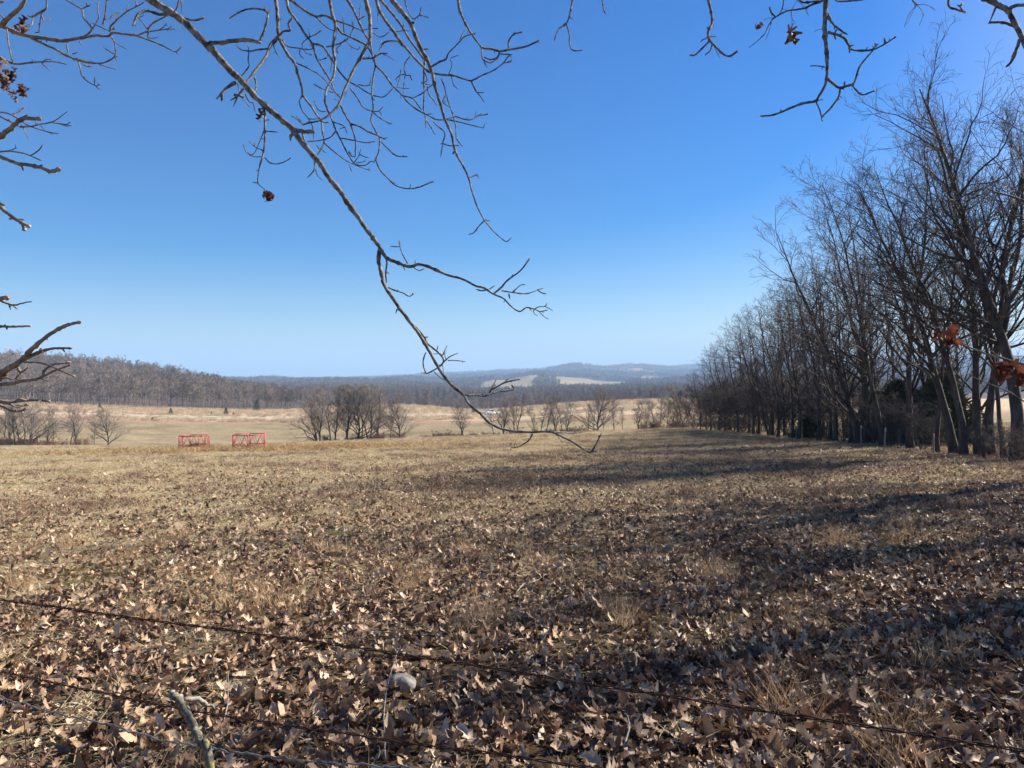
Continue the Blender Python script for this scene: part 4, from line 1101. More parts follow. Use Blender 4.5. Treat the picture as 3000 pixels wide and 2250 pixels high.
rb = np.random.default_rng(321)
class Stroke:
    """a limb traced along its course, with real distances d0..d1 in metres; widths as seen on the photo"""
    def __init__(s, reg, pts, w0, w1, d0=None, d1=None, limb=None, bud=0.0, rough=1.0):
        s.reg, s.w0, s.w1, s.d0, s.d1, s.limb, s.bud, s.rough = reg, w0, w1, d0, d1, limb, bud, rough
        ox, oy = ORG[reg]
        s.p2 = np.array([(ox + x / SC, oy + y / SC) for x, y in pts])
def dens(p2, dep):
    """denser samples of a traced line, to find where side twigs join"""
    t = np.linspace(0, len(p2) - 1, len(p2) * 8)
    i = np.clip(t.astype(int), 0, len(p2) - 2); a = (t - i)
    return p2[i] * (1 - a)[:, None] + p2[i + 1] * a[:, None], dep[i] * (1 - a) + dep[i + 1] * a
def branch_geom(mb, s, done, S=7):
    P2 = s.p2
    L2 = np.concatenate([[0], np.cumsum(np.linalg.norm(np.diff(P2, axis=0), axis=1))]); t = L2 / L2[-1]
    d0, d1 = s.d0, s.d1
    spread = L2[-1] / FPX * 1.2
    if done and d0 is None:
        AP = np.vstack([q[0] for q in done]); AD = np.concatenate([q[1] for q in done])
        ds = np.linalg.norm(AP - P2[0], axis=1); de = np.linalg.norm(AP - P2[-1], axis=1)
        if ds.min() <= de.min() + 6:
            d0 = AD[ds.argmin()]; d1 = d0 * (1 + rb.uniform(-1, 1) * spread * 0.5)
        else:
            d1 = AD[de.argmin()]; d0 = d1 * (1 + rb.uniform(-1, 1) * spread * 0.5)
    dep = d0 + (d1 - d0) * t
    p3 = np.array([P(a, b_, d) for (a, b_), d in zip(P2, dep)])
    wid = (s.w0 + (s.w1 - s.w0) * t ** 0.8) / SC
    rad = 0.5 * wid / FPX * dep
    done.append(dens(P2, dep))
    if s.limb is not None:
        h = np.asarray(head_to(s.limb, p3[0]), float)
        p3 = np.vstack([h, p3]); nh = len(h)
        rad = np.concatenate([np.linspace(rad[0] * 1.4, rad[0] * 1.02, nh), rad])
    q = smooth_line(np.concatenate([p3, rad[:, None]], 1), 5)
    c, r = q[:, :3], np.maximum(q[:, 3], 0.0009)
    n_ = len(c)
    c = c + rb.normal(0, 1, (n_, 3)) * (r * 0.09 * s.rough)[:, None]
    kn = 1 + 0.06 * s.rough * rb.normal(0, 1, n_); idx = rb.integers(1, max(3, n_ - 2), max(1, n_ // 8)); kn[idx] += rb.uniform(0.12, 0.45, len(idx))
    r = r * kn
    r[-1] *= 0.6 if not s.bud else 1
    mb.tubes(c, r, S)
    if s.w0 < 30:      # small side buds and spurs, alternate along the twig
        T_ = norm(np.gradient(c, axis=0)); acc = 0.0; nxt = rb.uniform(.02, .05)
        for q_ in range(2, n_ - 1):
            acc += np.linalg.norm(c[q_] - c[q_ - 1])
            if acc > nxt:
                acc = 0.0; nxt = rb.uniform(.03, .09)
                dd = norm(np.cross(T_[q_], rb.normal(0, 1, 3)) + T_[q_] * 0.9); ln_ = rb.uniform(.004, .012) * (1.6 if rb.random() < .2 else 1)
                rr_ = min(r[q_] * .75, .0017)
                mb.tubes(np.array([c[q_], c[q_] + dd * (r[q_] + ln_ * .6), c[q_] + dd * (r[q_] + ln_)]), np.array([rr_, rr_ * 1.15, rr_ * .4]), 4)
    return p3[-1], norm(p3[-1] - p3[-2]), rad[-1]

def bud_mesh(p, d, r, L):
    mb = MB(); t = np.linspace(0, 1, 7)
    prof = np.array([0.6, 1.0, 1.25, 1.2, 0.95, 0.55, 0.12])
    mb.tubes(p[None] + d[None] * (t * L)[:, None] - d[None] * L * .1, r * prof, 8)
    return mb

def branch_thing(parent, items, mat, bud_r=1.25, name='branch', S=7, group=None):
    """items: lists of strokes; one list = one branch, its first stroke the axis, the rest side twigs"""
    base = np.array(parent.location)
    shared = []
    for strokes in items:
        mb = MB(); buds = []; done = [] if strokes[0].d0 is not None else shared[:]
        for s in strokes:
            e = branch_geom(mb, s, done, S if s is strokes[0] else max(5, S - 1))
            if s.bud: buds.append((e, s.bud))
        shared += done
        o = link(name, mb.mesh(name, base), mat, parent)
        for (e, L) in buds:
            bb = bud_mesh(e[0], e[1], max(e[2], .001) * bud_r, L)
            link('bud', bb.mesh('bud', base), M['bud'], o)

# --- the oak over the camera
oak = empty('oak_tree', (0.9, -2.6, float(hgt(0.9, -2.6))))
tag(oak, 'bare oak overhanging the view, its long bending branch reaching down to the field crest', 'tree')
ob = np.array(oak.location)
mb = MB()
tk = smooth_line([(0.9, -2.6, 0.0), (0.85, -2.6, 1.5), (0.75, -2.5, 3.0), (0.6, -2.2, 4.6), (0.5, -2.1, 6.5), (0.6, -2.3, 9)], 4)
tk[:, 2] += ob[2] - 0.1
mb.tubes(tk, np.linspace(0.2, 0.07, len(tk)), 12)
LIMB_A = smooth_line([(0.78, -2.5, 2.9), (0.2, -1.2, 3.8), (-0.6, 0.6, 4.15), (-1.3, 2.2, 4.05), (-1.9, 3.3, 3.85)], 5)
LIMB_B = smooth_line([(0.7, -2.4, 3.3), (0.7, -0.6, 4.6), (0.4, 1.2, 4.9), (-0.1, 2.6, 4.8), (-0.5, 3.6, 4.6), (-0.8, 4.2, 4.5)], 5)
LIMB_C = smooth_line([(0.7, -2.3, 3.6), (1.3, -0.6, 4.5), (1.8, 1.4, 4.7), (2.0, 2.8, 4.3), (2.2, 3.8, 4.0)], 5)
mb.tubes(LIMB_A, np.linspace(.085, .028, len(LIMB_A)), 9); mb.tubes(LIMB_B, np.linspace(.085, .025, len(LIMB_B)), 9); mb.tubes(LIMB_C, np.linspace(.075, .022, len(LIMB_C)), 9)
link('trunk', mb.mesh('trunk', ob), M['bark_near'], oak)
def head_to(limb, p):
    k = int(np.argmin(np.linalg.norm(limb - p - np.array((0, 0, .35)), axis=1)))
    a = limb[k]
    m = a * 0.4 + p * 0.6 + np.array((0, 0, 0.08))
    return [a, m] + [m * (1 - f) + p * f for f in (.45, .72, .87, .95)]
Kt = Stroke
items = []
# the long bending branch
items.append([
    Kt('A', [(895, -45), (1010, 20), (1100, 75), (1180, 130), (1240, 190), (1290, 240), (1340, 290), (1400, 350), (1450, 410), (1500, 460), (1560, 520), (1620, 590), (1690, 660), (1760, 720), (1830, 780), (1895, 835), (1930, 890), (1980, 950), (2040, 1020), (2090, 1080), (2120, 1140),
             (2190, 1220), (2250, 1310), (2312, 1395), (2362, 1470), (2410, 1530), (2455, 1595), (2462, 1610), (2452, 1680), (2474, 1780), (2492, 1850), (2542, 1930), (2592, 2000), (2652, 2080), (2712, 2160), (2762, 2240), (2812, 2330), (2852, 2400), (2912, 2480),
             (3002, 2560), (3042, 2620), (3112, 2680), (3172, 2740), (3272, 2785), (3412, 2800), (3562, 2798), (3632, 2825), (3712, 2865), (3772, 2905), (3827, 2935)], 50, 11, 3.1, 2.15, LIMB_A),
    Kt('F', [(258, 70), (290, 120), (370, 155), (440, 180), (510, 165), (590, 190), (680, 230), (790, 262), (860, 300), (930, 320), (980, 355), (1050, 385), (1075, 410), (1110, 445), (1155, 470), (1200, 445), (1250, 455), (1290, 470), (1340, 460)], 26, 6),
    Kt('F', [(305, 315), (350, 335), (400, 350), (440, 372), (472, 352)], 11, 6),
    Kt('F', [(290, 120), (295, 160), (288, 220), (292, 285)], 12, 9),
    Kt('F', [(362, 455), (352, 485)], 9, 5),
    Kt('F', [(440, 530), (490, 580), (540, 640), (560, 680), (610, 720), (650, 760), (662, 795), (640, 825), (600, 850), (560, 870), (545, 862), (530, 810), (535, 770), (548, 735)], 15, 8),
    Kt('F', [(800, 1015), (870, 1012), (930, 1018), (980, 1000), (1040, 985), (1115, 975), (1103, 945)], 14, 10),
    Kt('F', [(960, 995), (985, 945), (1012, 895)], 11, 6),
    Kt('F', [(975, 975), (1040, 940), (1085, 905)], 10, 6),
    Kt('F', [(1040, 940), (1090, 922), (1142, 912)], 10, 8, bud=.012),
    Kt('F', [(1240, 1262), (1210, 1310), (1160, 1340), (1130, 1352), (1097, 1348), (1093, 1318)], 12, 5),
    Kt('F', [(1122, 1348), (1130, 1305)], 6, 3),
    Kt('F', [(1370, 1250), (1440, 1255), (1520, 1258), (1580, 1248)], 13, 4),
    Kt('F', [(1512, 1257), (1525, 1215)], 9, 4),
    Kt('F', [(1405, 1285), (1420, 1303), (1440, 1320)], 8, 4),
    Kt('F', [(1618, 1383), (1650, 1330), (1685, 1260)], 12, 7),
    Kt('F', [(1610, 1385), (1652, 1374)], 9, 5),
])
items.append([   # forked tip twigs of the upper arm
    Kt('F', [(990, 355), (1040, 310), (1080, 265), (1150, 215), (1190, 170), (1211, 140)], 13, 9, bud=.010),
    Kt('F', [(1040, 335), (1100, 345), (1190, 355), (1250, 340), (1275, 328), (1310, 320)], 10, 5),
    Kt('F', [(1275, 333), (1300, 350), (1320, 354)], 9, 7, bud=.006),
    Kt('F', [(1250, 455), (1280, 440), (1318, 436), (1335, 412)], 7, 4), Kt('F', [(1318, 437), (1350, 452), (1372, 468)], 6, 4),
    Kt('F', [(1282, 470), (1310, 500), (1342, 521)], 7, 4), Kt('F', [(1246, 460), (1250, 485), (1274, 497)], 7, 5),
    Kt('F', [(430, 160), (402, 110), (382, 55), (380, 5)], 9, 5), Kt('F', [(382, 50), (350, 50), (316, 47)], 7, 6), Kt('F', [(380, 40), (366, 12)], 6, 4),
    Kt('F', [(470, 185), (505, 205), (542, 190)], 8, 5), Kt('F', [(1085, 355), (1092, 388)], 8, 8), Kt('F', [(1110, 342), (1135, 322), (1160, 300), (1192, 296)], 7, 6),
    Kt('F', [(945, 330), (910, 335), (873, 326)], 11, 8), Kt('F', [(960, 325), (998, 300)], 8, 5),
])
items.append([   # twigs of the lower kink
    Kt('F', [(640, 822), (700, 765), (757, 740)], 10, 5), Kt('F', [(655, 755), (672, 720), (686, 688)], 8, 4), Kt('F', [(678, 790), (670, 750), (665, 738)], 6, 4), Kt('F', [(690, 787), (745, 788), (805, 795)], 7, 5),
    Kt('F', [(548, 870), (512, 866)], 6, 3), Kt('F', [(600, 860), (650, 905), (730, 930)], 7, 4), Kt('F', [(655, 800), (662, 865)], 6, 5), Kt('F', [(625, 745), (590, 745)], 5, 4), Kt('F', [(620, 720), (628, 690)], 6, 5)])
items.append([Kt('A', [(1345, 285), (1375, 278), (1450, 275), (1530, 262), (1620, 260), (1690, 278)], 30, 22, rough=1.6), Kt('A', [(1685, 262), (1715, 190), (1735, 90), (1690, 60), (1610, 58), (1550, 80), (1485, 120)], 17, 9, rough=1.6), Kt('A', [(1720, 70), (1712, 42)], 10, 5), Kt('A', [(1735, 90), (1748, 62)], 9, 5)])
items.append([Kt('A', [(1085, 92), (1040, 92), (975, 75), (940, 70), (890, 100), (862, 168)], 22, 14, rough=1.5), Kt('A', [(1525, 530), (1460, 578), (1403, 642)], 24, 12, rough=1.5), Kt('A', [(1442, 605), (1436, 656)], 14, 16), Kt('A', [(1890, 838), (1970, 850), (2040, 852)], 24, 26, rough=2.2), Kt('A', [(1905, 860), (1882, 885), (1884, 912)], 20, 14),
    Kt('A', [(1200, 120), (1260, 132), (1318, 118)], 12, 12, bud=.008), Kt('A', [(1578, 575), (1540, 622), (1492, 652)], 15, 9), Kt('A', [(1545, 612), (1512, 692)], 9, 6), Kt('A', [(1540, 545), (1558, 620), (1600, 672), (1620, 698)], 7, 4), Kt('A', [(1590, 610), (1615, 660), (1640, 665)], 10, 7),
    Kt('A', [(1520, 610), (1548, 622), (1575, 630)], 18, 14, rough=3)])
items.append([   # twig hanging from the long branch, ending at the dead-leaf ball
    Kt('A', [(1705, 690), (1716, 740), (1716, 800), (1716, 900), (1705, 1000), (1682, 1080), (1670, 1180), (1700, 1215), (1722, 1235)], 16, 6),
    Kt('A', [(1712, 845), (1690, 900), (1645, 995), (1600, 992), (1575, 935)], 8, 5), Kt('A', [(1702, 1015), (1645, 1015), (1612, 992)], 7, 5), Kt('A', [(1702, 975), (1650, 950), (1608, 912)], 7, 5),
    Kt('A', [(1716, 1020), (1750, 1055), (1800, 1062), (1850, 1045), (1882, 1025)], 8, 7, bud=.006), Kt('A', [(1725, 850), (1800, 856)], 8, 8), Kt('A', [(1672, 1187), (1633, 1180)], 7, 5), Kt('A', [(1640, 660), (1655, 720), (1690, 765)], 7, 4), Kt('A', [(1650, 500), (1662, 560), (1648, 600), (1665, 650)], 12, 7),
    Kt('A', [(1715, 780), (1758, 775)], 6, 5)])
items = [sum(items[:5], []), items[5]]
branch_thing(oak, items, M['bark_near'], S=9)
# the twigs hanging from above, further off
items = []
items.append([Kt('B', [(5, -40), (25, 60), (30, 150), (36, 230), (60, 290), (100, 360), (140, 410), (160, 480), (185, 560), (195, 620), (240, 680), (280, 740), (310, 780), (320, 850), (330, 920), (310, 970), (285, 1005)], 26, 9, 3.9, 3.6, LIMB_A),
    Kt('A', [(1800, 240), (1745, 305), (1730, 360), (1660, 450), (1605, 525), (1575, 560)], 22, 14), Kt('A', [(1740, 315), (1680, 320), (1630, 330), (1570, 325), (1530, 295)], 12, 7), Kt('A', [(1612, 335), (1608, 400), (1612, 430), (1570, 485), (1558, 492)], 9, 7), Kt('A', [(1612, 330), (1605, 282)], 7, 5),
    Kt('B', [(36, 235), (65, 205), (110, 195), (98, 155), (125, 112)], 15, 12), Kt('B', [(330, 925), (380, 970), (430, 1010), (480, 1045), (540, 1072), (600, 1095), (636, 1106)], 9, 5), Kt('B', [(490, 1045), (498, 1080), (510, 1112)], 6, 5), Kt('B', [(190, 620), (170, 660), (190, 720), (230, 770), (255, 820), (266, 900)], 8, 5),
    Kt('B', [(230, 770), (270, 772), (300, 765)], 6, 5), Kt('B', [(140, 405), (200, 430), (260, 460), (300, 485), (345, 530), (400, 600), (440, 640)], 10, 5), Kt('B', [(60, 260), (95, 300), (160, 312), (240, 322), (262, 300)], 9, 6), Kt('B', [(178, 312), (172, 350), (200, 382)], 6, 5), Kt('B', [(190, 310), (215, 345), (255, 355)], 6, 5),
    Kt('B', [(30, 110), (45, 130), (50, 118)], 6, 6), Kt('B', [(0, 290), (20, 340), (40, 374)], 6, 5), Kt('B', [(30, 250), (0, 300)], 9, 8)])
items.append([Kt('B', [(80, -40), (100, 60), (150, 130), (200, 210), (250, 280), (280, 370), (320, 440), (370, 520), (400, 590), (440, 640)], 20, 7, 4.1, 3.9, LIMB_A),
    Kt('B', [(262, 285), (320, 300), (370, 370), (420, 450), (480, 520), (550, 560), (620, 605), (680, 625), (722, 625), (780, 570)], 15, 6), Kt('B', [(235, 240), (280, 222), (306, 200)], 7, 7, bud=.006), Kt('B', [(238, 236), (230, 185)], 6, 6), Kt('B', [(230, 242), (190, 280), (192, 310)], 6, 5),
    Kt('B', [(262, 545), (330, 580), (390, 600), (432, 612)], 7, 5), Kt('B', [(440, 895), (540, 912), (600, 925), (665, 915)], 9, 6), Kt('B', [(385, 370), (372, 470)], 6, 4), Kt('B', [(345, 375), (320, 385), (302, 390)], 8, 5)])
items.append([Kt('B', [(100, -10), (180, 50), (270, 105), (330, 100), (400, 130), (500, 165), (580, 205), (612, 250)], 18, 8, 4.2, 4.0, LIMB_A), Kt('B', [(280, 112), (350, 180), (400, 200)], 10, 6), Kt('B', [(460, 215), (455, 150), (450, 85)], 8, 5), Kt('B', [(345, 305), (400, 292), (470, 262), (500, 225), (525, 180)], 9, 6),
    Kt('B', [(515, 200), (520, 165), (510, 130)], 7, 5), Kt('B', [(420, 345), (412, 320), (440, 285), (470, 250)], 8, 5), Kt('B', [(470, 262), (505, 300), (550, 320), (560, 300)], 7, 5)])
items.append([Kt('B', [(362, -40), (380, 80), (405, 160), (395, 240), (390, 320), (402, 400), (390, 500), (350, 570), (335, 650), (350, 700), (380, 770), (410, 850), (440, 910), (470, 970), (510, 1040), (545, 1072)], 24, 7, 4.0, 3.6, LIMB_B),
    Kt('B', [(400, 150), (440, 210), (500, 240), (560, 270), (610, 300), (650, 370), (662, 420), (650, 500), (640, 600), (650, 700), (635, 780), (670, 860), (690, 900), (685, 980), (668, 1040), (700, 1110), (740, 1150), (800, 1205), (880, 1222), (940, 1215), (1000, 1190), (1035, 1178)], 14, 8, bud=.008),
    Kt('B', [(660, 420), (720, 480), (780, 560), (840, 620), (880, 670), (950, 720), (1010, 750), (1060, 775), (1130, 778), (1200, 790), (1280, 810), (1366, 830)], 14, 6), Kt('B', [(410, 845), (370, 890), (300, 910), (222, 918)], 9, 7), Kt('B', [(390, 790), (450, 812), (468, 830), (480, 870)], 7, 4), Kt('B', [(465, 825), (428, 836)], 6, 4),
    Kt('B', [(885, 1222), (893, 1190)], 7, 5), Kt('B', [(395, 640), (440, 665)], 5, 4), Kt('B', [(520, 1060), (555, 1010), (568, 965)], 7, 5), Kt('B', [(560, 1000), (590, 1015), (620, 1022)], 6, 5), Kt('B', [(545, 1072), (600, 1070), (632, 1045), (655, 1050), (668, 1010)], 8, 5), Kt('B', [(510, 1010), (492, 975)], 6, 5), Kt('B', [(540, 1055), (580, 1050), (605, 1032)], 6, 4)])
items.append([Kt('B', [(465, -30), (530, 80), (560, 150), (600, 230), (622, 262)], 20, 12, 4.3, 4.1, LIMB_B), Kt('B', [(560, 130), (562, 60), (572, 22)], 7, 5), Kt('B', [(580, 195), (640, 185), (685, 185)], 6, 6), Kt('B', [(560, 125), (605, 98)], 7, 4)])
items.append([Kt('B', [(588, -40), (620, 80), (630, 180), (625, 260), (590, 330), (540, 420), (500, 500), (460, 590), (430, 670), (370, 740), (300, 780), (235, 795), (188, 810)], 30, 10, 3.8, 3.5, LIMB_B), Kt('B', [(190, 805), (150, 770), (113, 750)], 8, 5), Kt('B', [(185, 790), (145, 748)], 6, 5), Kt('B', [(632, 270), (640, 340), (655, 410)], 13, 9),
    Kt('B', [(438, 685), (470, 750), (500, 800), (520, 860), (535, 920), (532, 1018)], 14, 8), Kt('B', [(500, 802), (560, 820), (610, 850), (680, 880), (732, 905)], 12, 8), Kt('B', [(500, 572), (550, 640), (580, 690), (620, 715), (680, 722), (715, 688)], 9, 6), Kt('B', [(650, 730), (700, 770), (760, 802), (770, 795)], 8, 6), Kt('B', [(690, 722), (705, 745)], 7, 6),
    Kt('B', [(475, 590), (472, 630)], 8, 5), Kt('B', [(700, 920), (750, 970), (800, 1010), (865, 1015)], 8, 8, bud=.006), Kt('B', [(690, 890), (715, 895), (742, 893)], 8, 5), Kt('B', [(265, 655), (285, 700), (310, 722), (345, 722)], 7, 5), Kt('B', [(268, 1045), (266, 1100), (225, 1150)], 10, 8), Kt('B', [(275, 1100), (290, 1140), (325, 1172)], 7, 3),
    Kt('B', [(190, 860), (205, 925)], 14, 12), Kt('B', [(310, 780), (335, 795), (358, 790)], 9, 7), Kt('B', [(280, 935), (300, 970)], 6, 5), Kt('B', [(310, 965), (340, 990)], 6, 6), Kt('B', [(580, 380), (615, 378), (650, 375), (690, 350), (745, 345)], 13, 8), Kt('B', [(700, 345), (745, 365), (788, 392)], 6, 4),
    Kt('B', [(530, 1018), (500, 1005), (488, 980)], 8, 5), Kt('B', [(550, 548), (600, 555), (628, 545), (630, 492)], 7, 5), Kt('B', [(655, 370), (690, 320), (700, 265)], 9, 5)])
items.append([Kt('B', [(662, -40), (690, 70), (740, 150), (780, 200), (830, 280), (870, 320), (920, 380), (970, 430), (1005, 462), (1040, 475), (1100, 485), (1170, 490), (1230, 510), (1285, 522), (1350, 490), (1420, 460), (1480, 420), (1530, 360), (1552, 355)], 24, 7, 4.2, 3.7, LIMB_B),
    Kt('B', [(1285, 525), (1310, 580), (1340, 620), (1370, 664)], 11, 6), Kt('B', [(1320, 600), (1368, 600)], 7, 6), Kt('B', [(1155, 490), (1170, 550), (1202, 578)], 7, 6), Kt('B', [(1140, 482), (1160, 420), (1150, 380), (1202, 357)], 8, 5), Kt('B', [(1495, 408), (1552, 398)], 8, 7), Kt('B', [(1540, 395), (1545, 380)], 6, 6),
    Kt('B', [(885, 368), (860, 400), (850, 440), (860, 485), (885, 490), (902, 522)], 8, 6), Kt('B', [(852, 482), (820, 488), (792, 518)], 7, 5), Kt('B', [(855, 490), (850, 540), (843, 605)], 7, 5), Kt('B', [(830, 450), (820, 510), (805, 555)], 8, 7), Kt('B', [(800, 562), (845, 572), (882, 574)], 6, 6), Kt('B', [(680, 75), (678, 135)], 6, 4)])
items.append([Kt('B', [(672, -30), (740, 50), (790, 110), (840, 180), (880, 250), (930, 320), (985, 395)], 18, 12, 4.4, 4.1, LIMB_B), Kt('B', [(982, 400), (975, 500), (980, 600), (975, 700), (990, 770), (1020, 820), (1050, 874)], 15, 7), Kt('B', [(990, 765), (988, 830)], 9, 5), Kt('B', [(905, 637), (970, 602), (1020, 560), (1062, 530)], 8, 7), Kt('B', [(842, 620), (905, 638), (935, 675), (962, 712)], 9, 7),
    Kt('B', [(700, 298), (725, 272), (800, 268), (870, 312)], 12, 8), Kt('B', [(985, 470), (998, 520), (955, 540)], 9, 7), Kt('B', [(1000, 560), (1010, 610), (1040, 650), (1062, 686)], 8, 7), Kt('B', [(965, 540), (1018, 548)], 9, 7), Kt('B', [(650, 215), (700, 240), (755, 205)], 7, 5), Kt('B', [(755, 190), (800, 205), (835, 200), (890, 200)], 9, 4), Kt('B', [(950, 325), (1012, 316)], 9, 7)])
items.append([Kt('B', [(745, -40), (810, 50), (870, 120), (900, 170), (930, 250), (960, 320), (1000, 390), (1030, 470), (1050, 560), (1080, 660), (1110, 760), (1140, 830), (1160, 880), (1175, 960), (1200, 1020), (1240, 1090), (1270, 1160), (1290, 1240), (1320, 1330), (1370, 1430), (1400, 1465), (1430, 1500), (1480, 1545), (1515, 1565), (1545, 1538)], 34, 6, 3.5, 2.9, LIMB_B),
    Kt('B', [(1368, 1430), (1330, 1470), (1300, 1508), (1273, 1518)], 9, 6), Kt('B', [(1372, 1425), (1412, 1433)], 7, 5), Kt('B', [(1385, 1445), (1402, 1455)], 6, 5), Kt('B', [(1272, 1152), (1300, 1140), (1328, 1130)], 9, 7), Kt('B', [(1322, 1135), (1336, 1160)], 6, 4), Kt('B', [(1172, 985), (1165, 998)], 14, 10), Kt('B', [(905, 150), (918, 142)], 16, 12),
    Kt('B', [(1120, 775), (1180, 755), (1230, 770), (1280, 776), (1330, 750), (1388, 740)], 9, 9, bud=.007), Kt('B', [(1315, 757), (1315, 722)], 7, 5), Kt('B', [(1362, 830), (1376, 795)], 6, 6), Kt('B', [(1090, 510), (1110, 560), (1130, 640), (1150, 700), (1172, 770), (1185, 830), (1190, 900), (1232, 952)], 9, 7), Kt('B', [(1125, 610), (1100, 660), (1150, 700)], 7, 6),
    Kt('B', [(1040, 790), (1070, 820), (1112, 860), (1100, 930), (1085, 1018)], 10, 7), Kt('B', [(1105, 932), (1150, 945), (1206, 942)], 8, 8), Kt('B', [(1030, 430), (1080, 400), (1120, 385), (1140, 340), (1200, 280), (1240, 238), (1315, 215)], 13, 7), Kt('B', [(1213, 252), (1250, 182)], 7, 5), Kt('B', [(1000, 740), (1032, 738)], 6, 4)])
items.append([Kt('B', [(848, -30), (870, 60), (910, 122), (950, 100), (1010, 112)], 8, 7, 3.6, 3.5, LIMB_B), Kt('B', [(950, 100), (960, 45)], 8, 7), Kt('B', [(985, 105), (1005, 118)], 7, 5), Kt('B', [(840, 175), (850, 150)], 8, 6)])
items.append([Kt('B', [(1198, -40), (1210, 60), (1250, 160), (1300, 240), (1350, 310), (1355, 370), (1385, 436)], 22, 8, 3.4, 3.2, LIMB_B), Kt('B', [(1352, 312), (1410, 315), (1470, 330), (1550, 318), (1640, 300), (1715, 268)], 16, 11, bud=.012), Kt('B', [(1525, 312), (1530, 262), (1560, 222), (1608, 208)], 11, 10, bud=.007),
    Kt('B', [(1470, 332), (1455, 370), (1410, 385), (1368, 370)], 13, 9), Kt('B', [(1360, 385), (1385, 400), (1415, 405), (1460, 375)], 8, 7), Kt('B', [(1555, 230), (1562, 210)], 11, 8), Kt('B', [(1475, 350), (1520, 352), (1552, 355)], 9, 7), Kt('B', [(1210, 65), (1200, 85)], 9, 6)])
items.append([Kt('B', [(1955, -40), (1920, 100), (1900, 150), (1850, 190), (1820, 265)], 14, 8, 3.4, 3.2, LIMB_C), Kt('B', [(1900, 155), (1920, 220), (1925, 300), (1950, 328), (2005, 325)], 10, 8), Kt('B', [(1918, 105), (1943, 128)], 7, 5), Kt('B', [(1888, 150), (1890, 175)], 9, 6)])
items.append([Kt('B', [(2138, -30), (2140, 50), (2155, 92)], 9, 9, 3.4, 3.3, LIMB_C)])
items.append([Kt('C', [(160, -40), (185, 80), (190, 150), (165, 210), (175, 260), (210, 300), (250, 340), (300, 365), (355, 333)], 22, 12, 3.3, 3.1, LIMB_C, bud=.006), Kt('C', [(175, 265), (120, 320), (80, 357), (52, 356)], 12, 11, bud=.006), Kt('C', [(190, 288), (178, 330), (148, 353)], 11, 8), Kt('C', [(165, 232), (145, 252), (118, 262)], 9, 6),
    Kt('C', [(170, 235), (232, 238)], 7, 5), Kt('C', [(190, 150), (210, 178)], 7, 4), Kt('C', [(205, 300), (222, 340), (240, 376)], 5, 3), Kt('C', [(165, 190), (158, 172)], 8, 6)])
items.append([Kt('C', [(935, -40), (925, 100), (920, 200), (930, 300), (935, 400), (935, 490), (920, 560), (880, 630), (860, 655), (780, 670), (700, 700), (630, 730), (570, 748), (515, 752)], 34, 11, 2.6, 2.4, LIMB_C, bud=.008), Kt('C', [(865, 660), (890, 720), (906, 790)], 10, 7),
    Kt('C', [(940, 510), (980, 545), (1020, 570), (1080, 552), (1110, 540), (1140, 450), (1170, 400), (1230, 330), (1255, 292)], 20, 9), Kt('C', [(1020, 575), (1010, 630), (960, 700), (915, 745)], 14, 12, bud=.010), Kt('C', [(1100, 555), (1130, 590), (1165, 615), (1238, 590)], 11, 10, bud=.006), Kt('C', [(1048, 562), (1050, 528)], 10, 11),
    Kt('C', [(940, 208), (1000, 225), (1050, 250), (1080, 300), (1100, 322), (1180, 328), (1250, 315), (1320, 280), (1375, 242)], 18, 10, bud=.007), Kt('C', [(1312, 285), (1307, 245)], 13, 13), Kt('C', [(1255, 300), (1245, 278)], 12, 7), Kt('C', [(1250, 300), (1268, 282)], 9, 7), Kt('C', [(1080, 305), (1082, 345)], 13, 8), Kt('C', [(1085, 295), (1108, 295)], 9, 7),
    Kt('C', [(938, 85), (970, 150), (1020, 195), (1070, 224)], 22, 9, rough=1.8), Kt('C', [(1000, 190), (985, 215), (992, 256)], 13, 12), Kt('C', [(920, 435), (870, 426), (825, 428)], 9, 8), Kt('C', [(905, 435), (903, 455)], 6, 4), Kt('C', [(918, 190), (880, 192), (852, 204)], 3, 3), Kt('C', [(885, 650), (912, 643)], 6, 4), Kt('C', [(1015, 615), (1035, 640)], 7, 4), Kt('C', [(640, 725), (632, 708)], 9, 6)])
items.append([Kt('C', [(925, -5), (860, 20), (780, 55), (680, 70), (600, 112), (565, 150), (530, 220), (480, 270), (428, 310)], 18, 4, 2.7, 2.6, LIMB_C), Kt('C', [(600, 112), (575, 80), (560, 48)], 13, 12, rough=1.8), Kt('C', [(738, -20), (780, 14), (850, 10), (920, 6)], 14, 10), Kt('C', [(655, -20), (650, 40), (620, 108)], 9, 6), Kt('C', [(575, 140), (560, 200), (535, 265)], 4, 3),
    Kt('C', [(700, 75), (710, 120), (700, 165)], 3, 3), Kt('C', [(710, 120), (728, 158)], 3, 3), Kt('C', [(600, 115), (560, 118), (525, 128)], 4, 3), Kt('C', [(740, 0), (790, 50), (816, 105)], 4, 3), Kt('C', [(740, 5), (710, 60), (700, 120)], 3, 3)])
items.append([Kt('C', [(985, -20), (1005, 8), (1090, 5), (1185, -5)], 11, 10, 2.8, 2.8, LIMB_C)])
items.append([Kt('C', [(1485, -20), (1500, 15), (1520, 30)], 13, 11, 2.8, 2.75, LIMB_C), Kt('C', [(1518, 30), (1580, 30), (1642, 70)], 4, 3), Kt('C', [(1518, 30), (1465, 95), (1435, 178)], 4, 3), Kt('C', [(1518, 32), (1490, 80), (1448, 160)], 3, 2), Kt('C', [(1520, 32), (1558, 90), (1533, 167)], 4, 3)])
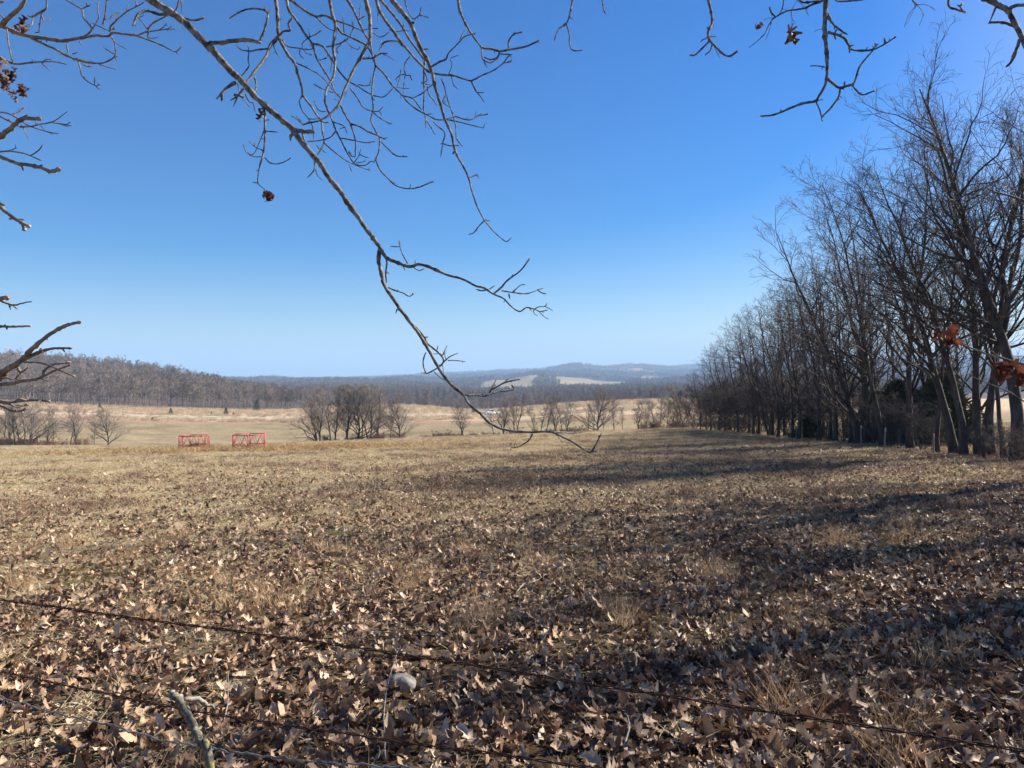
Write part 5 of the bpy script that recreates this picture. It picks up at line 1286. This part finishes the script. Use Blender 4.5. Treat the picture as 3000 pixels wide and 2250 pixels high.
items.append([Kt('C', [(1730, -30), (1725, 40), (1770, 60), (1822, 76)], 16, 13, 2.5, 2.45, LIMB_C, bud=.009), Kt('C', [(1812, 70), (1795, 38)], 12, 9), Kt('C', [(1795, 42), (1780, 30)], 10, 8), Kt('C', [(1795, 42), (1815, 20)], 10, 10)])
items.append([Kt('C', [(1950, -30), (2040, 30), (2110, 70), (2150, 150), (2190, 220), (2225, 300), (2280, 380)], 40, 28, 2.3, 2.1, LIMB_C), Kt('C', [(2185, 255), (2160, 330), (2130, 400), (2095, 435)], 24, 15), Kt('C', [(2110, 62), (2160, 36), (2240, 30)], 24, 20), Kt('C', [(2030, 45), (2000, 120), (1980, 155)], 14, 8), Kt('C', [(1990, 145), (2080, 145), (2150, 172)], 16, 20)])
branch_thing(oak, items, M['bark_near'], S=7)

# dead leaves caught in the oak
def crumpled(seed, L=0.13, W=0.04):
    r = np.random.default_rng(seed); nt_, nw = 17, 7
    t = np.linspace(0, 1, nt_); V = []
    ph = r.uniform(0, 6, 6); roll = r.uniform(0.8, 2.0) * r.choice([-1, 1]); cup = r.uniform(0.4, 1.5)
    for i in range(nt_):
        env = math.sin(math.pi * min(1, t[i] * .93 + .05)) ** 0.6; w = W * env * (0.62 + 0.38 * math.cos(t[i] * 6.28 * 3.2 + 2)) * (1 + .15 * math.sin(ph[5] + 9 * t[i])) + .002
        for j in range(nw):
            u = (j / (nw - 1) * 2 - 1); x = u * w; y = (t[i] - .5) * L + abs(u) * .010
            z = cup * abs(x) * .9 + .006 * math.sin(ph[0] + 40 * x + 14 * t[i]) + .005 * math.sin(ph[1] + 22 * t[i]) * u + .004 * math.sin(ph[2] + 90 * x)
            a = roll * (t[i] - .4); yy = (y) * math.cos(a) - z * math.sin(a); zz = y * math.sin(a) * .6 + z * math.cos(a)
            b_ = .5 * math.sin(ph[3] + 3 * t[i]); V.append((x * math.cos(b_) - zz * math.sin(b_), yy, x * math.sin(b_) + zz * math.cos(b_)))
    Q = [(i * nw + j, i * nw + j + 1, (i + 1) * nw + j + 1, (i + 1) * nw + j) for i in range(nt_ - 1) for j in range(nw - 1)]
    return npmesh('leaf', V, Q)
CRUMP = [crumpled(k) for k in range(12)]
def dead_leaf(parent, c, size, rot, mat, k=0, name='leaf'):
    base = np.array(parent.location)
    me = CRUMP[k % 12].copy(); me.materials.clear(); me.materials.append(mat)
    o = bpy.data.objects.new(name, me); COL.objects.link(o); o.parent = parent
    o.location = np.array(c) - base; o.rotation_euler = rot; o.scale = (size,) * 3
def at(reg, x, y, d):
    ox, oy = ORG[reg]; return P(ox + x / SC, oy + y / SC, d)
rl = random.Random(4)
for k in range(12):
    c = at('A', 1735 + rl.uniform(-22, 22), 1262 + rl.uniform(-18, 18), 2.75 + rl.uniform(-.02, .02))
    dead_leaf(oak, c, rl.uniform(.22, .36), (rl.uniform(-2, 2), rl.uniform(-2, 2), rl.uniform(0, 6)), M['leaf_dark'], k)
dead_leaf(oak, at('C', 692, 225, 2.6), .62, (1.35, 0.35, 0.1), M['leaf_dark'], 3)
dead_leaf(oak, at('C', 720, 240, 2.58), .5, (1.5, -0.5, 0.5), M['leaf_dark'], 5)
dead_leaf(oak, at('C', 488, 178, 2.6), .36, (1.3, 0.8, 0.3), M['leaf_dark'], 2)
for (x, y) in ((1690, 735), (1686, 760)):
    dead_leaf(oak, at('A', x, y, 2.85), .3, (1.4, .3, rl.uniform(0, 6)), M['leaf_dark'], 7)

# --- small thick-twigged tree on the left
hic = empty('hickory_tree', (-3.6, 1.9, float(hgt(-3.6, 1.9))))
tag(hic, 'bare small tree with thick budded twigs poking in from the left border', 'tree')
hb = np.array(hic.location)
mb = MB(); tk = smooth_line([(-3.6, 1.9, hb[2] - .1), (-3.55, 1.95, 1.2), (-3.5, 2.0, 2.6), (-3.4, 2.2, 3.6), (-3.3, 2.4, 5.5)], 5); mb.tubes(tk, np.linspace(.09, .03, len(tk)), 10)
link('trunk', mb.mesh('trunk', hb), M['bark_hickory'], hic)
items = [
    [Kt('A', [(-40, 150), (0, 165), (60, 190), (130, 220), (220, 240), (300, 250), (400, 265), (470, 255), (560, 240), (620, 230), (700, 235), (730, 212), (800, 220), (880, 230), (950, 255), (1030, 285), (1100, 320), (1140, 335), (1180, 297)], 30, 7, 2.9, 2.8, tk),
     Kt('A', [(200, 245), (280, 285), (360, 320), (430, 360), (490, 385), (560, 405), (640, 410), (690, 400), (745, 360), (740, 270), (712, 232)], 17, 7), Kt('A', [(640, 415), (700, 435), (745, 446)], 8, 6), Kt('A', [(742, 362), (770, 368)], 6, 5), Kt('A', [(745, 352), (705, 330), (665, 298)], 8, 5), Kt('A', [(490, 380), (570, 400), (605, 398)], 16, 8),
     Kt('A', [(505, 395), (520, 440), (530, 490), (570, 530), (620, 555), (650, 550)], 9, 6), Kt('A', [(618, 556), (646, 583)], 6, 5), Kt('A', [(612, 548), (611, 496)], 7, 7), Kt('A', [(720, 245), (760, 285), (826, 322)], 6, 5), Kt('A', [(530, 410), (560, 430), (600, 432)], 6, 5), Kt('A', [(1140, 335), (1152, 350)], 8, 6), Kt('A', [(300, 250), (303, 272)], 9, 7), Kt('A', [(434, 285), (440, 345)], 10, 8), Kt('A', [(745, 370), (762, 400)], 6, 4), Kt('A', [(515, 270), (535, 292)], 8, 5),
     Kt('A', [(440, 345), (400, 355), (385, 352)], 6, 4), Kt('A', [(470, 350), (505, 340)], 6, 5)],
    [Kt('A', [(545, 240), (595, 190), (560, 140), (540, 110), (530, 60), (480, 30), (400, -20)], 13, 8), Kt('A', [(530, 60), (555, 45), (588, 33)], 9, 7), Kt('A', [(598, 190), (640, 115), (632, 70), (640, 15)], 8, 6), Kt('A', [(600, 150), (660, 180), (705, 200), (725, 215)], 8, 6), Kt('A', [(665, 160), (682, 90), (692, -20)], 10, 8), Kt('A', [(712, 208), (722, 165), (780, 110), (830, 70), (900, 35), (938, 12)], 12, 6), Kt('A', [(822, 72), (828, 25)], 6, 4), Kt('A', [(715, 115), (765, 72)], 6, 4),
     Kt('A', [(680, 125), (710, 118), (740, 100), (790, 68)], 6, 4), Kt('A', [(885, 35), (878, 0)], 8, 6), Kt('A', [(745, 180), (725, 195)], 12, 9)],
    [Kt('A', [(885, 236), (925, 215), (960, 205), (1030, 196), (1080, 190), (1138, 188)], 10, 6), Kt('A', [(960, 245), (962, 190), (990, 150), (1050, 118), (1090, 95), (1140, 60), (1165, -20)], 11, 8), Kt('A', [(1030, 195), (1060, 175), (1082, 148)], 7, 5), Kt('A', [(955, 190), (925, 145), (900, 118), (935, 98)], 7, 5), Kt('A', [(885, 236), (862, 205)], 6, 6), Kt('A', [(960, 248), (1010, 245), (1030, 235)], 6, 4), Kt('A', [(1080, 190), (1120, 165)], 5, 4), Kt('A', [(1172, -20), (1180, 90)], 9, 4), Kt('A', [(1180, 120), (1182, 190)], 4, 3)],
    [Kt('A', [(10, 165), (60, 110), (120, 60), (155, 10), (170, -60)], 34, 18, 2.85, 2.7), Kt('A', [(300, -30), (300, 55), (270, 85), (260, 150), (252, 212)], 10, 7), Kt('A', [(300, 55), (210, 108), (180, 98)], 12, 9, rough=2), Kt('A', [(270, 100), (290, 140), (325, 122)], 7, 6), Kt('A', [(212, 110), (205, 160), (170, 150)], 8, 6), Kt('A', [(45, 190), (55, 280), (70, 350), (82, 400)], 9, 8), Kt('A', [(0, 90), (35, 130)], 10, 6), Kt('A', [(-20, 20), (30, 10)], 12, 10), Kt('A', [(250, 210), (225, 212)], 8, 5)],
    [Kt('A', [(-30, 362), (0, 372), (40, 395), (110, 415), (200, 405), (280, 400), (350, 400), (436, 418)], 18, 6, 2.6, 2.5, tk), Kt('A', [(268, 408), (330, 466)], 6, 4), Kt('A', [(280, 400), (300, 386), (338, 384)], 8, 5)],
    [Kt('A', [(-40, 900), (0, 882), (60, 840), (110, 795), (150, 770), (175, 765), (225, 770), (250, 769)], 36, 22, 1.7, 1.6, tk, bud=.010), Kt('A', [(160, 770), (180, 744)], 20, 16)],
    [Kt('A', [(-30, 720), (50, 735), (110, 765), (160, 800), (200, 820), (260, 840), (330, 858), (382, 866)], 10, 7, 2.3, 2.2, tk), Kt('A', [(130, 822), (200, 820), (260, 806), (340, 790), (400, 750), (436, 722)], 12, 5), Kt('A', [(340, 795), (400, 803), (466, 815)], 8, 8), Kt('A', [(140, 805), (165, 860), (190, 916)], 7, 4), Kt('A', [(-20, 742), (60, 785), (130, 822)], 12, 9), Kt('A', [(80, 740), (130, 720), (168, 690)], 8, 7), Kt('A', [(380, 800), (445, 822)], 7, 5), Kt('A', [(300, 850), (345, 870)], 6, 5), Kt('A', [(130, 725), (125, 705), (150, 700)], 4, 3), Kt('A', [(440, 800), (460, 790)], 6, 5), Kt('A', [(290, 850), (275, 825), (235, 800)], 6, 4)],
    [Kt('A', [(-30, 1005), (50, 1035), (120, 1060), (200, 1072), (260, 1085), (330, 1110), (370, 1100)], 24, 22, 1.6, 1.5, tk, bud=.014), Kt('A', [(-20, 985), (60, 980), (140, 990), (200, 1010), (268, 1042)], 11, 8), Kt('A', [(200, 1007), (250, 975), (272, 945)], 8, 8, bud=.004), Kt('A', [(0, 985), (60, 975), (112, 958)], 8, 6), Kt('A', [(255, 1085), (275, 1068)], 16, 12)],
    [Kt('A', [(-30, 1320), (40, 1375), (100, 1420), (150, 1450), (182, 1464)], 26, 20, 1.5, 1.45, tk, bud=.008), Kt('A', [(148, 1450), (155, 1480)], 18, 20, bud=.007), Kt('A', [(85, 1412), (58, 1420)], 12, 12), Kt('A', [(-10, 1312), (15, 1325), (30, 1330)], 16, 14)],
    [Kt('E', [(-40, 400), (0, 388), (40, 382)], 30, 26, 1.4, 1.35, tk, bud=.014), Kt('E', [(0, 398), (50, 418), (90, 430), (150, 415), (208, 405)], 18, 7, rough=1.6), Kt('E', [(60, 432), (70, 460)], 10, 5)],
    [Kt('E', [(-40, 562), (40, 568), (120, 568), (192, 565)], 18, 12, 1.6, 1.55, tk, bud=.004), Kt('E', [(30, 565), (35, 550)], 8, 6)],
    [Kt('E', [(-40, 910), (0, 885), (30, 860), (90, 820), (160, 770), (200, 720), (280, 650), (350, 600), (430, 560), (505, 542)], 44, 18, 1.35, 1.15, tk, bud=.012), Kt('E', [(180, 770), (215, 750), (250, 735), (330, 712), (400, 708), (440, 708)], 26, 14, bud=.010), Kt('E', [(265, 730), (268, 708)], 20, 18), Kt('E', [(300, 640), (310, 655)], 8, 6),
     Kt('E', [(-20, 925), (30, 900), (80, 910)], 12, 10)],
    [Kt('E', [(-40, 938), (0, 940), (60, 938), (150, 920), (230, 910), (290, 885), (360, 850), (420, 830), (458, 815)], 30, 9, 1.25, 1.15, tk), Kt('E', [(280, 885), (290, 850), (350, 812), (425, 802)], 15, 14, bud=.009), Kt('E', [(150, 798), (260, 802), (340, 830), (410, 860), (470, 886)], 12, 11, bud=.006), Kt('E', [(100, 910), (130, 872), (160, 850), (188, 830)], 14, 9), Kt('E', [(118, 832), (132, 872)], 20, 16), Kt('E', [(270, 908), (312, 918)], 9, 6), Kt('E', [(240, 905), (235, 920)], 12, 10)],
    [Kt('E', [(-40, 1045), (0, 1052), (60, 1060), (140, 1050), (240, 1045), (312, 1053)], 18, 12, 1.2, 1.12, tk, bud=.006), Kt('E', [(-10, 1075), (30, 1092), (60, 1108), (100, 1118), (150, 1110), (170, 1095)], 18, 14), Kt('E', [(0, 1060), (50, 1070), (100, 1078), (150, 1080), (190, 1075)], 13, 9), Kt('E', [(60, 1065), (110, 1090), (150, 1080), (180, 1065)], 12, 8), Kt('E', [(135, 1110), (150, 1130)], 14, 9), Kt('E', [(90, 1058), (120, 1040), (165, 1045)], 12, 9)],
]
branch_thing(hic, items, M['bark_hickory'], S=9, bud_r=1.15)
for k in range(34):
    g_ = rl.random()
    x, y = (rl.gauss(125, 22), rl.gauss(170, 45)) if k < 8 else ((rl.gauss(35, 38), rl.gauss(530, 62)) if k < 28 else (rl.gauss(158, 14), rl.gauss(578, 22)))
    dead_leaf(hic, at('A', x, y, 2.5 + rl.uniform(-.06, .06)), rl.uniform(.18, .36), (rl.gauss(1.4, .5), rl.uniform(-1, 1), rl.uniform(0, 6)), M['leaf_dark'], k)

# --- rust-leaved oak twig from the right
sap = empty('oak_sapling', (3.0, 1.5, float(hgt(3.0, 1.5))))
tag(sap, 'thin oak twig with rust-red leaves reaching in from the right border', 'sapling')
sb = np.array(sap.location)
mb = MB(); tks = smooth_line([(3.0, 1.5, sb[2] - .05), (2.9, 1.6, .9), (2.75, 1.7, 1.7), (2.7, 1.8, 2.6)], 5); mb.tubes(tks, np.linspace(.03, .01, len(tks)), 8)
link('trunk', mb.mesh('trunk', sb), M['bark_hickory'], sap)
def nat(pts): return [((x) * SC, (y) * SC) for x, y in pts]
branch_thing(sap, [[Kt('A', nat([(3040, 1078), (3000, 1068), (2960, 1057), (2940, 1050), (2900, 1040), (2860, 1025), (2820, 1010), (2802, 1002), (2780, 985), (2760, 965), (2720, 952)]), 20, 6, 1.9, 2.1, tks), Kt('A', nat([(2962, 1057), (2930, 1045), (2893, 1022)]), 10, 6), Kt('A', nat([(2897, 1043), (2896, 1028)]), 6, 5),
    Kt('A', nat([(3010, 1180), (2960, 1150), (2905, 1127), (2870, 1112), (2838, 1100)]), 10, 6, 2.3, 2.35, tks)]], M['bark_hickory'], S=7)
def sap_leaf(x, y, d, size, rot, k):
    dead_leaf(sap, P(x, y, d), size * 0.72, rot, M['leaf_red'], k)
sap_leaf(2738, 985, 2.05, .42, (1.5, .5, .2), 1); sap_leaf(2752, 992, 2.05, .35, (1.5, -.9, .2), 4)
sap_leaf(2785, 985, 2.0, .75, (1.45, 0.3, -0.3), 2); sap_leaf(2792, 1000, 2.0, .62, (1.6, 1.3, 0.2), 6); sap_leaf(2775, 1010, 2.0, .5, (1.3, .9, 0.5), 8)
sap_leaf(2925, 1092, 1.92, .82, (1.5, 0.25, 0.3), 0); sap_leaf(2936, 1080, 1.92, .66, (1.5, -0.2, -0.4), 9); sap_leaf(2985, 1095, 1.9, .8, (1.5, -0.4, 0.2), 10); sap_leaf(2992, 1112, 1.9, .55, (1.45, 0.6, 0.2), 3)

# ------------------------------------------------------------------ wire fence in the foreground
fence = empty('wire_fence', (-1.42, 2.1, float(hgt(-1.42, 2.1))))
tag(fence, 'old rusty wire fence crossing the foreground, two barbed strands over woven wire', 'fence')
fb = np.array(fence.location)
A0, B0 = np.array((-3.4, 2.85)), np.array((4.6, -0.19))
def fpt(t): return A0 + (B0 - A0) * t
def strand_path(rows, n=220, sag=0.0, wig=0.002, seed=0):
    """rows: list of (X, dz) heights of the wire relative to the eye"""
    r = np.random.default_rng(seed)
    t = np.linspace(0, 1, n); xy = A0[None] + (B0 - A0)[None] * t[:, None]
    dz = np.interp(xy[:, 0], [q[0] for q in rows], [q[1] for q in rows])
    k = np.exp(-0.5 * (np.arange(-10, 11) / 5.) ** 2); k /= k.sum(); dz = np.convolve(np.pad(dz, 10, 'edge'), k, 'valid')
    w = np.convolve(r.normal(0, 1, n + 20), k, 'valid') * wig * 3
    return np.stack([xy[:, 0], xy[:, 1], CZ + dz + w], 1)
def barbed(rows, seed, label):
    p = strand_path(rows, 700, seed=seed, wig=0.0016)
    s = np.concatenate([[0], np.cumsum(np.linalg.norm(np.diff(p, axis=0), axis=1))])
    T = norm(p[-1] - p[0]); u = norm(np.cross(T, [0, 0, 1])); v = np.cross(T, u)
    mb = MB(); ph = s / 0.045 * 2 * math.pi / 2
    for o_ in (0, math.pi):
        mb.tubes(p + 0.0021 * (np.cos(ph + o_)[:, None] * u + np.sin(ph + o_)[:, None] * v), np.full(len(p), .0016), 5)
    st = link('barbed_strand', mb.mesh('barbed_strand', fb), M['rust_wire'], fence); tag(st, label)
    bm_ = MB()
    for a in (0.3, 2.0):
        d = np.array([0.25, math.cos(a), math.sin(a)]); bm_.tubes(np.array([-d * .014, d * .014]), np.array([.0009, .0009]), 4)
    an = np.linspace(0, 12.56, 26); bm_.tubes(np.stack([np.linspace(-.006, .006, 26), .0042 * np.cos(an), .0042 * np.sin(an)], 1), np.full(26, .0011), 4)
    me = bm_.mesh('barb'); me.materials.append(M['rust_wire'])
    r = random.Random(seed); q = 0.03
    while q < s[-1]:
        i = int(np.searchsorted(s, q)); i = min(i, len(p) - 1)
        b_ = bpy.data.objects.new('barb', me); COL.objects.link(b_); b_.parent = st
        b_.location = p[i] - fb; b_.rotation_euler = (r.uniform(0, 6), 0, math.atan2(T[1], T[0])); q += 0.115 + r.uniform(-.01, .01)
    return p
barbed([(-3.4, -.58), (-1.42, -.595), (-0.4, -.585), (0.84, -.60), (2.6, -.60)], 1, 'top rusty barbed strand')
p2_ = barbed([(-3.4, -.80), (-1.42, -.793), (-0.85, -.80), (-0.2, -.775), (0.25, -.752), (1.2, -.72), (2.6, -.70)], 2, 'second barbed strand with a broken branch caught on it')
# woven wire: crimped top line, lower lines and upright stays
def crimp(rows, seed, r_=.0017, amp=.0045):
    p = strand_path(rows, 700, seed=seed, wig=0.003)
    s = np.concatenate([[0], np.cumsum(np.linalg.norm(np.diff(p, axis=0), axis=1))])
    p[:, 2] += amp * np.clip(np.sin(s / 0.105 * 2 * math.pi) ** 9, -1, 1) + 0.0012 * np.sin(s / .045 * 6.28)
    return p, s
top, s_ = crimp([(-3.4, -.84), (-1.42, -.868), (-0.9, -.885), (-0.5, -.87), (-0.07, -.805), (0.6, -.80), (2.6, -.80)], 5)
mb = MB(); mb.tubes(top, np.full(len(top), .0021), 6); link('woven_line', mb.mesh('woven_line', fb), M['galv_wire'], fence)
for dz in (.15, .31, .49, .68):
    lo = top.copy(); lo[:, 2] = np.maximum(lo[:, 2] - dz, hgt(lo[:, 0], lo[:, 1]) + .02); mb = MB(); mb.tubes(lo, np.full(len(lo), .0014), 5); link('woven_line', mb.mesh('woven_line', fb), M['rust_wire'], fence)
q = 0.08; r_ = random.Random(3)
while q < s_[-1]:
    i = int(np.searchsorted(s_, q)); i = min(i, len(top) - 1); a = top[i]
    zb = float(hgt(a[0], a[1]))
    n_ = 8; t = np.linspace(0, 1, n_); bend = r_.uniform(-.02, .02)
    pts = np.stack([a[0] + bend * np.sin(t * 3.1), a[1] + bend * .6 * np.sin(t * 4), a[2] + (zb - .02 - a[2]) * t], 1)
    mb = MB(); mb.tubes(pts, np.full(n_, .0012), 5)
    an = np.linspace(0, 12.56, 18); mb.tubes(a + np.stack([np.linspace(-.004, .004, 18), .0034 * np.cos(an), .0034 * np.sin(an)], 1), np.full(18, .0012), 4)
    link('stay', mb.mesh('stay', fb), M['rust_wire'], fence); q += 0.305
for X_, Y_, in ((A0[0], A0[1]), (B0[0], B0[1])):
    g = float(hgt(X_, Y_)); mb = MB(); t = np.linspace(0, 1, 8)
    mb.tubes(np.stack([X_ + .02 * np.sin(t * 5), np.full(8, Y_), g - .2 + 1.6 * t], 1), .055 * (1.1 - .2 * t), 9)
    link('post', mb.mesh('post', fb), M['dead_wood'], fence)

# broken branch caught on the fence
stk = empty('broken_branch', (-0.70, 1.70, float(hgt(-0.7, 1.7))))
tag(stk, 'broken lichen-covered branch stub propped against the fence wires at bottom left', 'dead branch')
kb = np.array(stk.location)
mb = MB()
a, b_, c_ = P(508, 2033, 1.84), P(566, 2125, 1.80), P(612, 2235, 1.76)
low_ = np.array((-0.60, 1.66, kb[2] - .03))
ln = smooth_line([a, P(540, 2075, 1.82), b_, P(592, 2180, 1.78), c_, c_ * .5 + low_ * .5 + np.array((.02, 0, 0)), low_], 6)
rr = np.random.default_rng(8)
ln = ln + rr.normal(0, .0012, ln.shape)
mb.tubes(ln, np.linspace(.0088, .0098, len(ln)) * (1 + .07 * rr.normal(0, 1, len(ln))), 10)
link('stem', mb.mesh('stem', kb), M['lichen'], stk)
mb = MB(); ln = smooth_line([P(500, 2030, 1.84), P(515, 2040, 1.84), P(545, 2048, 1.85), P(585, 2052, 1.87), P(612, 2066, 1.88), P(640, 2076, 1.885)], 5); mb.tubes(ln + rr.normal(0, .0016, ln.shape), np.linspace(.0085, .003, len(ln)) * (1 + .14 * rr.normal(0, 1, len(ln))), 8)
link('stub', mb.mesh('stub', kb), M['dead_wood'], stk)

# ------------------------------------------------------------------ stones and fallen sticks
def rock(px, py, w, h_, seed, lab):
    f = (py - 1125) / FPX; Y = CZ / (f - .044); X = (px - 1500) / FPX * Y; r = np.random.default_rng(seed)
    g = np.array((X, Y, float(hgt(X, Y))))
    nu, nv = 20, 12; V = []
    nz1 = make_noise(seed, 1.3, 3)
    for j in range(nv + 1):
        ph = math.pi * j / nv
        for i in range(nu):
            th = 2 * math.pi * i / nu
            d = np.array((math.cos(th) * math.sin(ph), math.sin(th) * math.sin(ph), math.cos(ph)))
            q = np.sign(d) * np.abs(d) ** 0.8
            s_r = 1 + 0.16 * float(nz1(d[0] * 1.3 + d[2], d[1] * 1.3 - d[2]))
            V.append((q[0] * w * s_r, q[1] * w * .75 * s_r, max(q[2], -.3) * h_ * s_r))
    Q = [(j * nu + i, (j + 1) * nu + i, (j + 1) * nu + (i + 1) % nu, j * nu + (i + 1) % nu) for j in range(nv) for i in range(nu)]
    o = link('stone', npmesh('stone', V, Q), M['stone']); o.location = g + np.array((0, 0, h_ * .25)); tag(o, lab, 'stone')
rock(1176, 2008, .102, .062, 3, 'pale rounded limestone lying in the leaves under the top wire')
rock(1421, 1745, .045, .035, 7, 'small pale stone among leaves near the middle of the field foreground')
def stick(name, pts, r0, lab, col='dead_wood'):
    q = []
    for px, py, lift in pts:
        f = (py - 1125) / FPX; Y = CZ / (f - .044); X = (px - 1500) / FPX * Y; q.append((X, Y, float(hgt(X, Y)) + lift))
    q = np.array(q); base = q[0].copy(); ln = smooth_line(q - base, 4); mb = MB(); rs = np.random.default_rng(int(pts[0][0]))
    mb.tubes(ln + rs.normal(0, r0 * .25, ln.shape), np.linspace(r0, r0 * .4, len(ln)), 6)
    o = link(name, mb.mesh(name), M[col]); o.location = base; tag(o, lab, 'fallen stick', 'fallen sticks in the leaf litter')
stick('fallen_stick', [(1485, 1900, .04), (1510, 1890, .05), (1530, 1884, .05)], .012, 'stubby pale stick right of the limestone, above the middle of the top wire')
stick('fallen_stick', [(1510, 1735, .03), (1535, 1718, .05), (1570, 1710, .05), (1600, 1695, .07)], .007, 'curved grey stick near the small pale stone')
stick('fallen_stick', [(1825, 2225, .04), (1842, 2190, .07), (1840, 2160, .09), (1828, 2150, .1)], .005, 'bleached hooked stick at the bottom, right of centre')
stick('fallen_stick', [(1935, 2090, .05), (1945, 2070, .07), (1958, 2060, .09)], .006, 'short bleached stick just under the right half of the top wire')
stick('fallen_stick', [(655, 2140, .06), (668, 2110, .12), (668, 2060, .18)], .004, 'thin bleached twig standing between the second wire and the broken branch')
stick('fallen_stick', [(1900, 2245, .03), (1925, 2210, .05), (1950, 2180, .08)], .004, 'thin straight pale twig at the bottom near the right third')
stick('fallen_stick', [(2900, 2180, .03), (2915, 2220, .03), (2925, 2248, .03)], .006, 'pale twig at the lower right corner below the top wire', 'dead_wood')
stick('fallen_stick', [(1130, 2245, .03), (1125, 2180, .14), (1135, 2110, .22), (1165, 2050, .32)], .004, 'long thin twig rising behind the wires below the limestone')
for px, py, h_, lab in ((1326, 1668, .42, 'thin dark weed stem with one curled pale leaf at its tip, standing mid-field'), (2745, 2060, .3, 'thin grey stem leaning left in the right foreground')):
    f = (py - 1125) / FPX; Y = CZ / (f - .044); X = (px - 1500) / FPX * Y; g = np.array((X, Y, float(hgt(X, Y))))
    e = empty('weed_stem', g); tag(e, lab, 'weed')
    mb = MB(); t = np.linspace(0, 1, 7); mb.tubes(np.stack([.03 * np.sin(t * 4), 0 * t, h_ * t], 1), np.linspace(.003, .0012, 7), 5); link('stem', mb.mesh('stem'), M['weed'], e)
    me = LEAVES[1].copy(); me.materials.clear(); me.materials.append(M['leaf']); o = link('leaf', me, None, e); o.location = (.0, 0, h_ + .02); o.rotation_euler = (1.2, .5, 0); o.scale = (.6,) * 3

# ------------------------------------------------------------------ haze
hz = bpy.data.materials.new('haze_air'); hz.use_nodes = True; hn = hz.node_tree
for n_ in list(hn.nodes):
    if n_.type == 'BSDF_PRINCIPLED': hn.nodes.remove(n_)
pv = hn.nodes.new('ShaderNodeVolumePrincipled'); pv.inputs['Color'].default_value = (0.44, 0.68, 1.0, 1); pv.inputs['Density'].default_value = 0.00024; pv.inputs['Anisotropy'].default_value = 0.0
hn.links.new(pv.outputs[0], hn.nodes['Material Output'].inputs['Volume'])
mb = MB(); zmin = -120.0; ztop = 330.0
mb.box((0, 0, (zmin + ztop) / 2), (19000, 19000, ztop - zmin))
hb_ = link('haze', mb.mesh('haze', smooth=False), hz); tag(hb_, 'thin blue haze filling the valley air', kind='stuff')
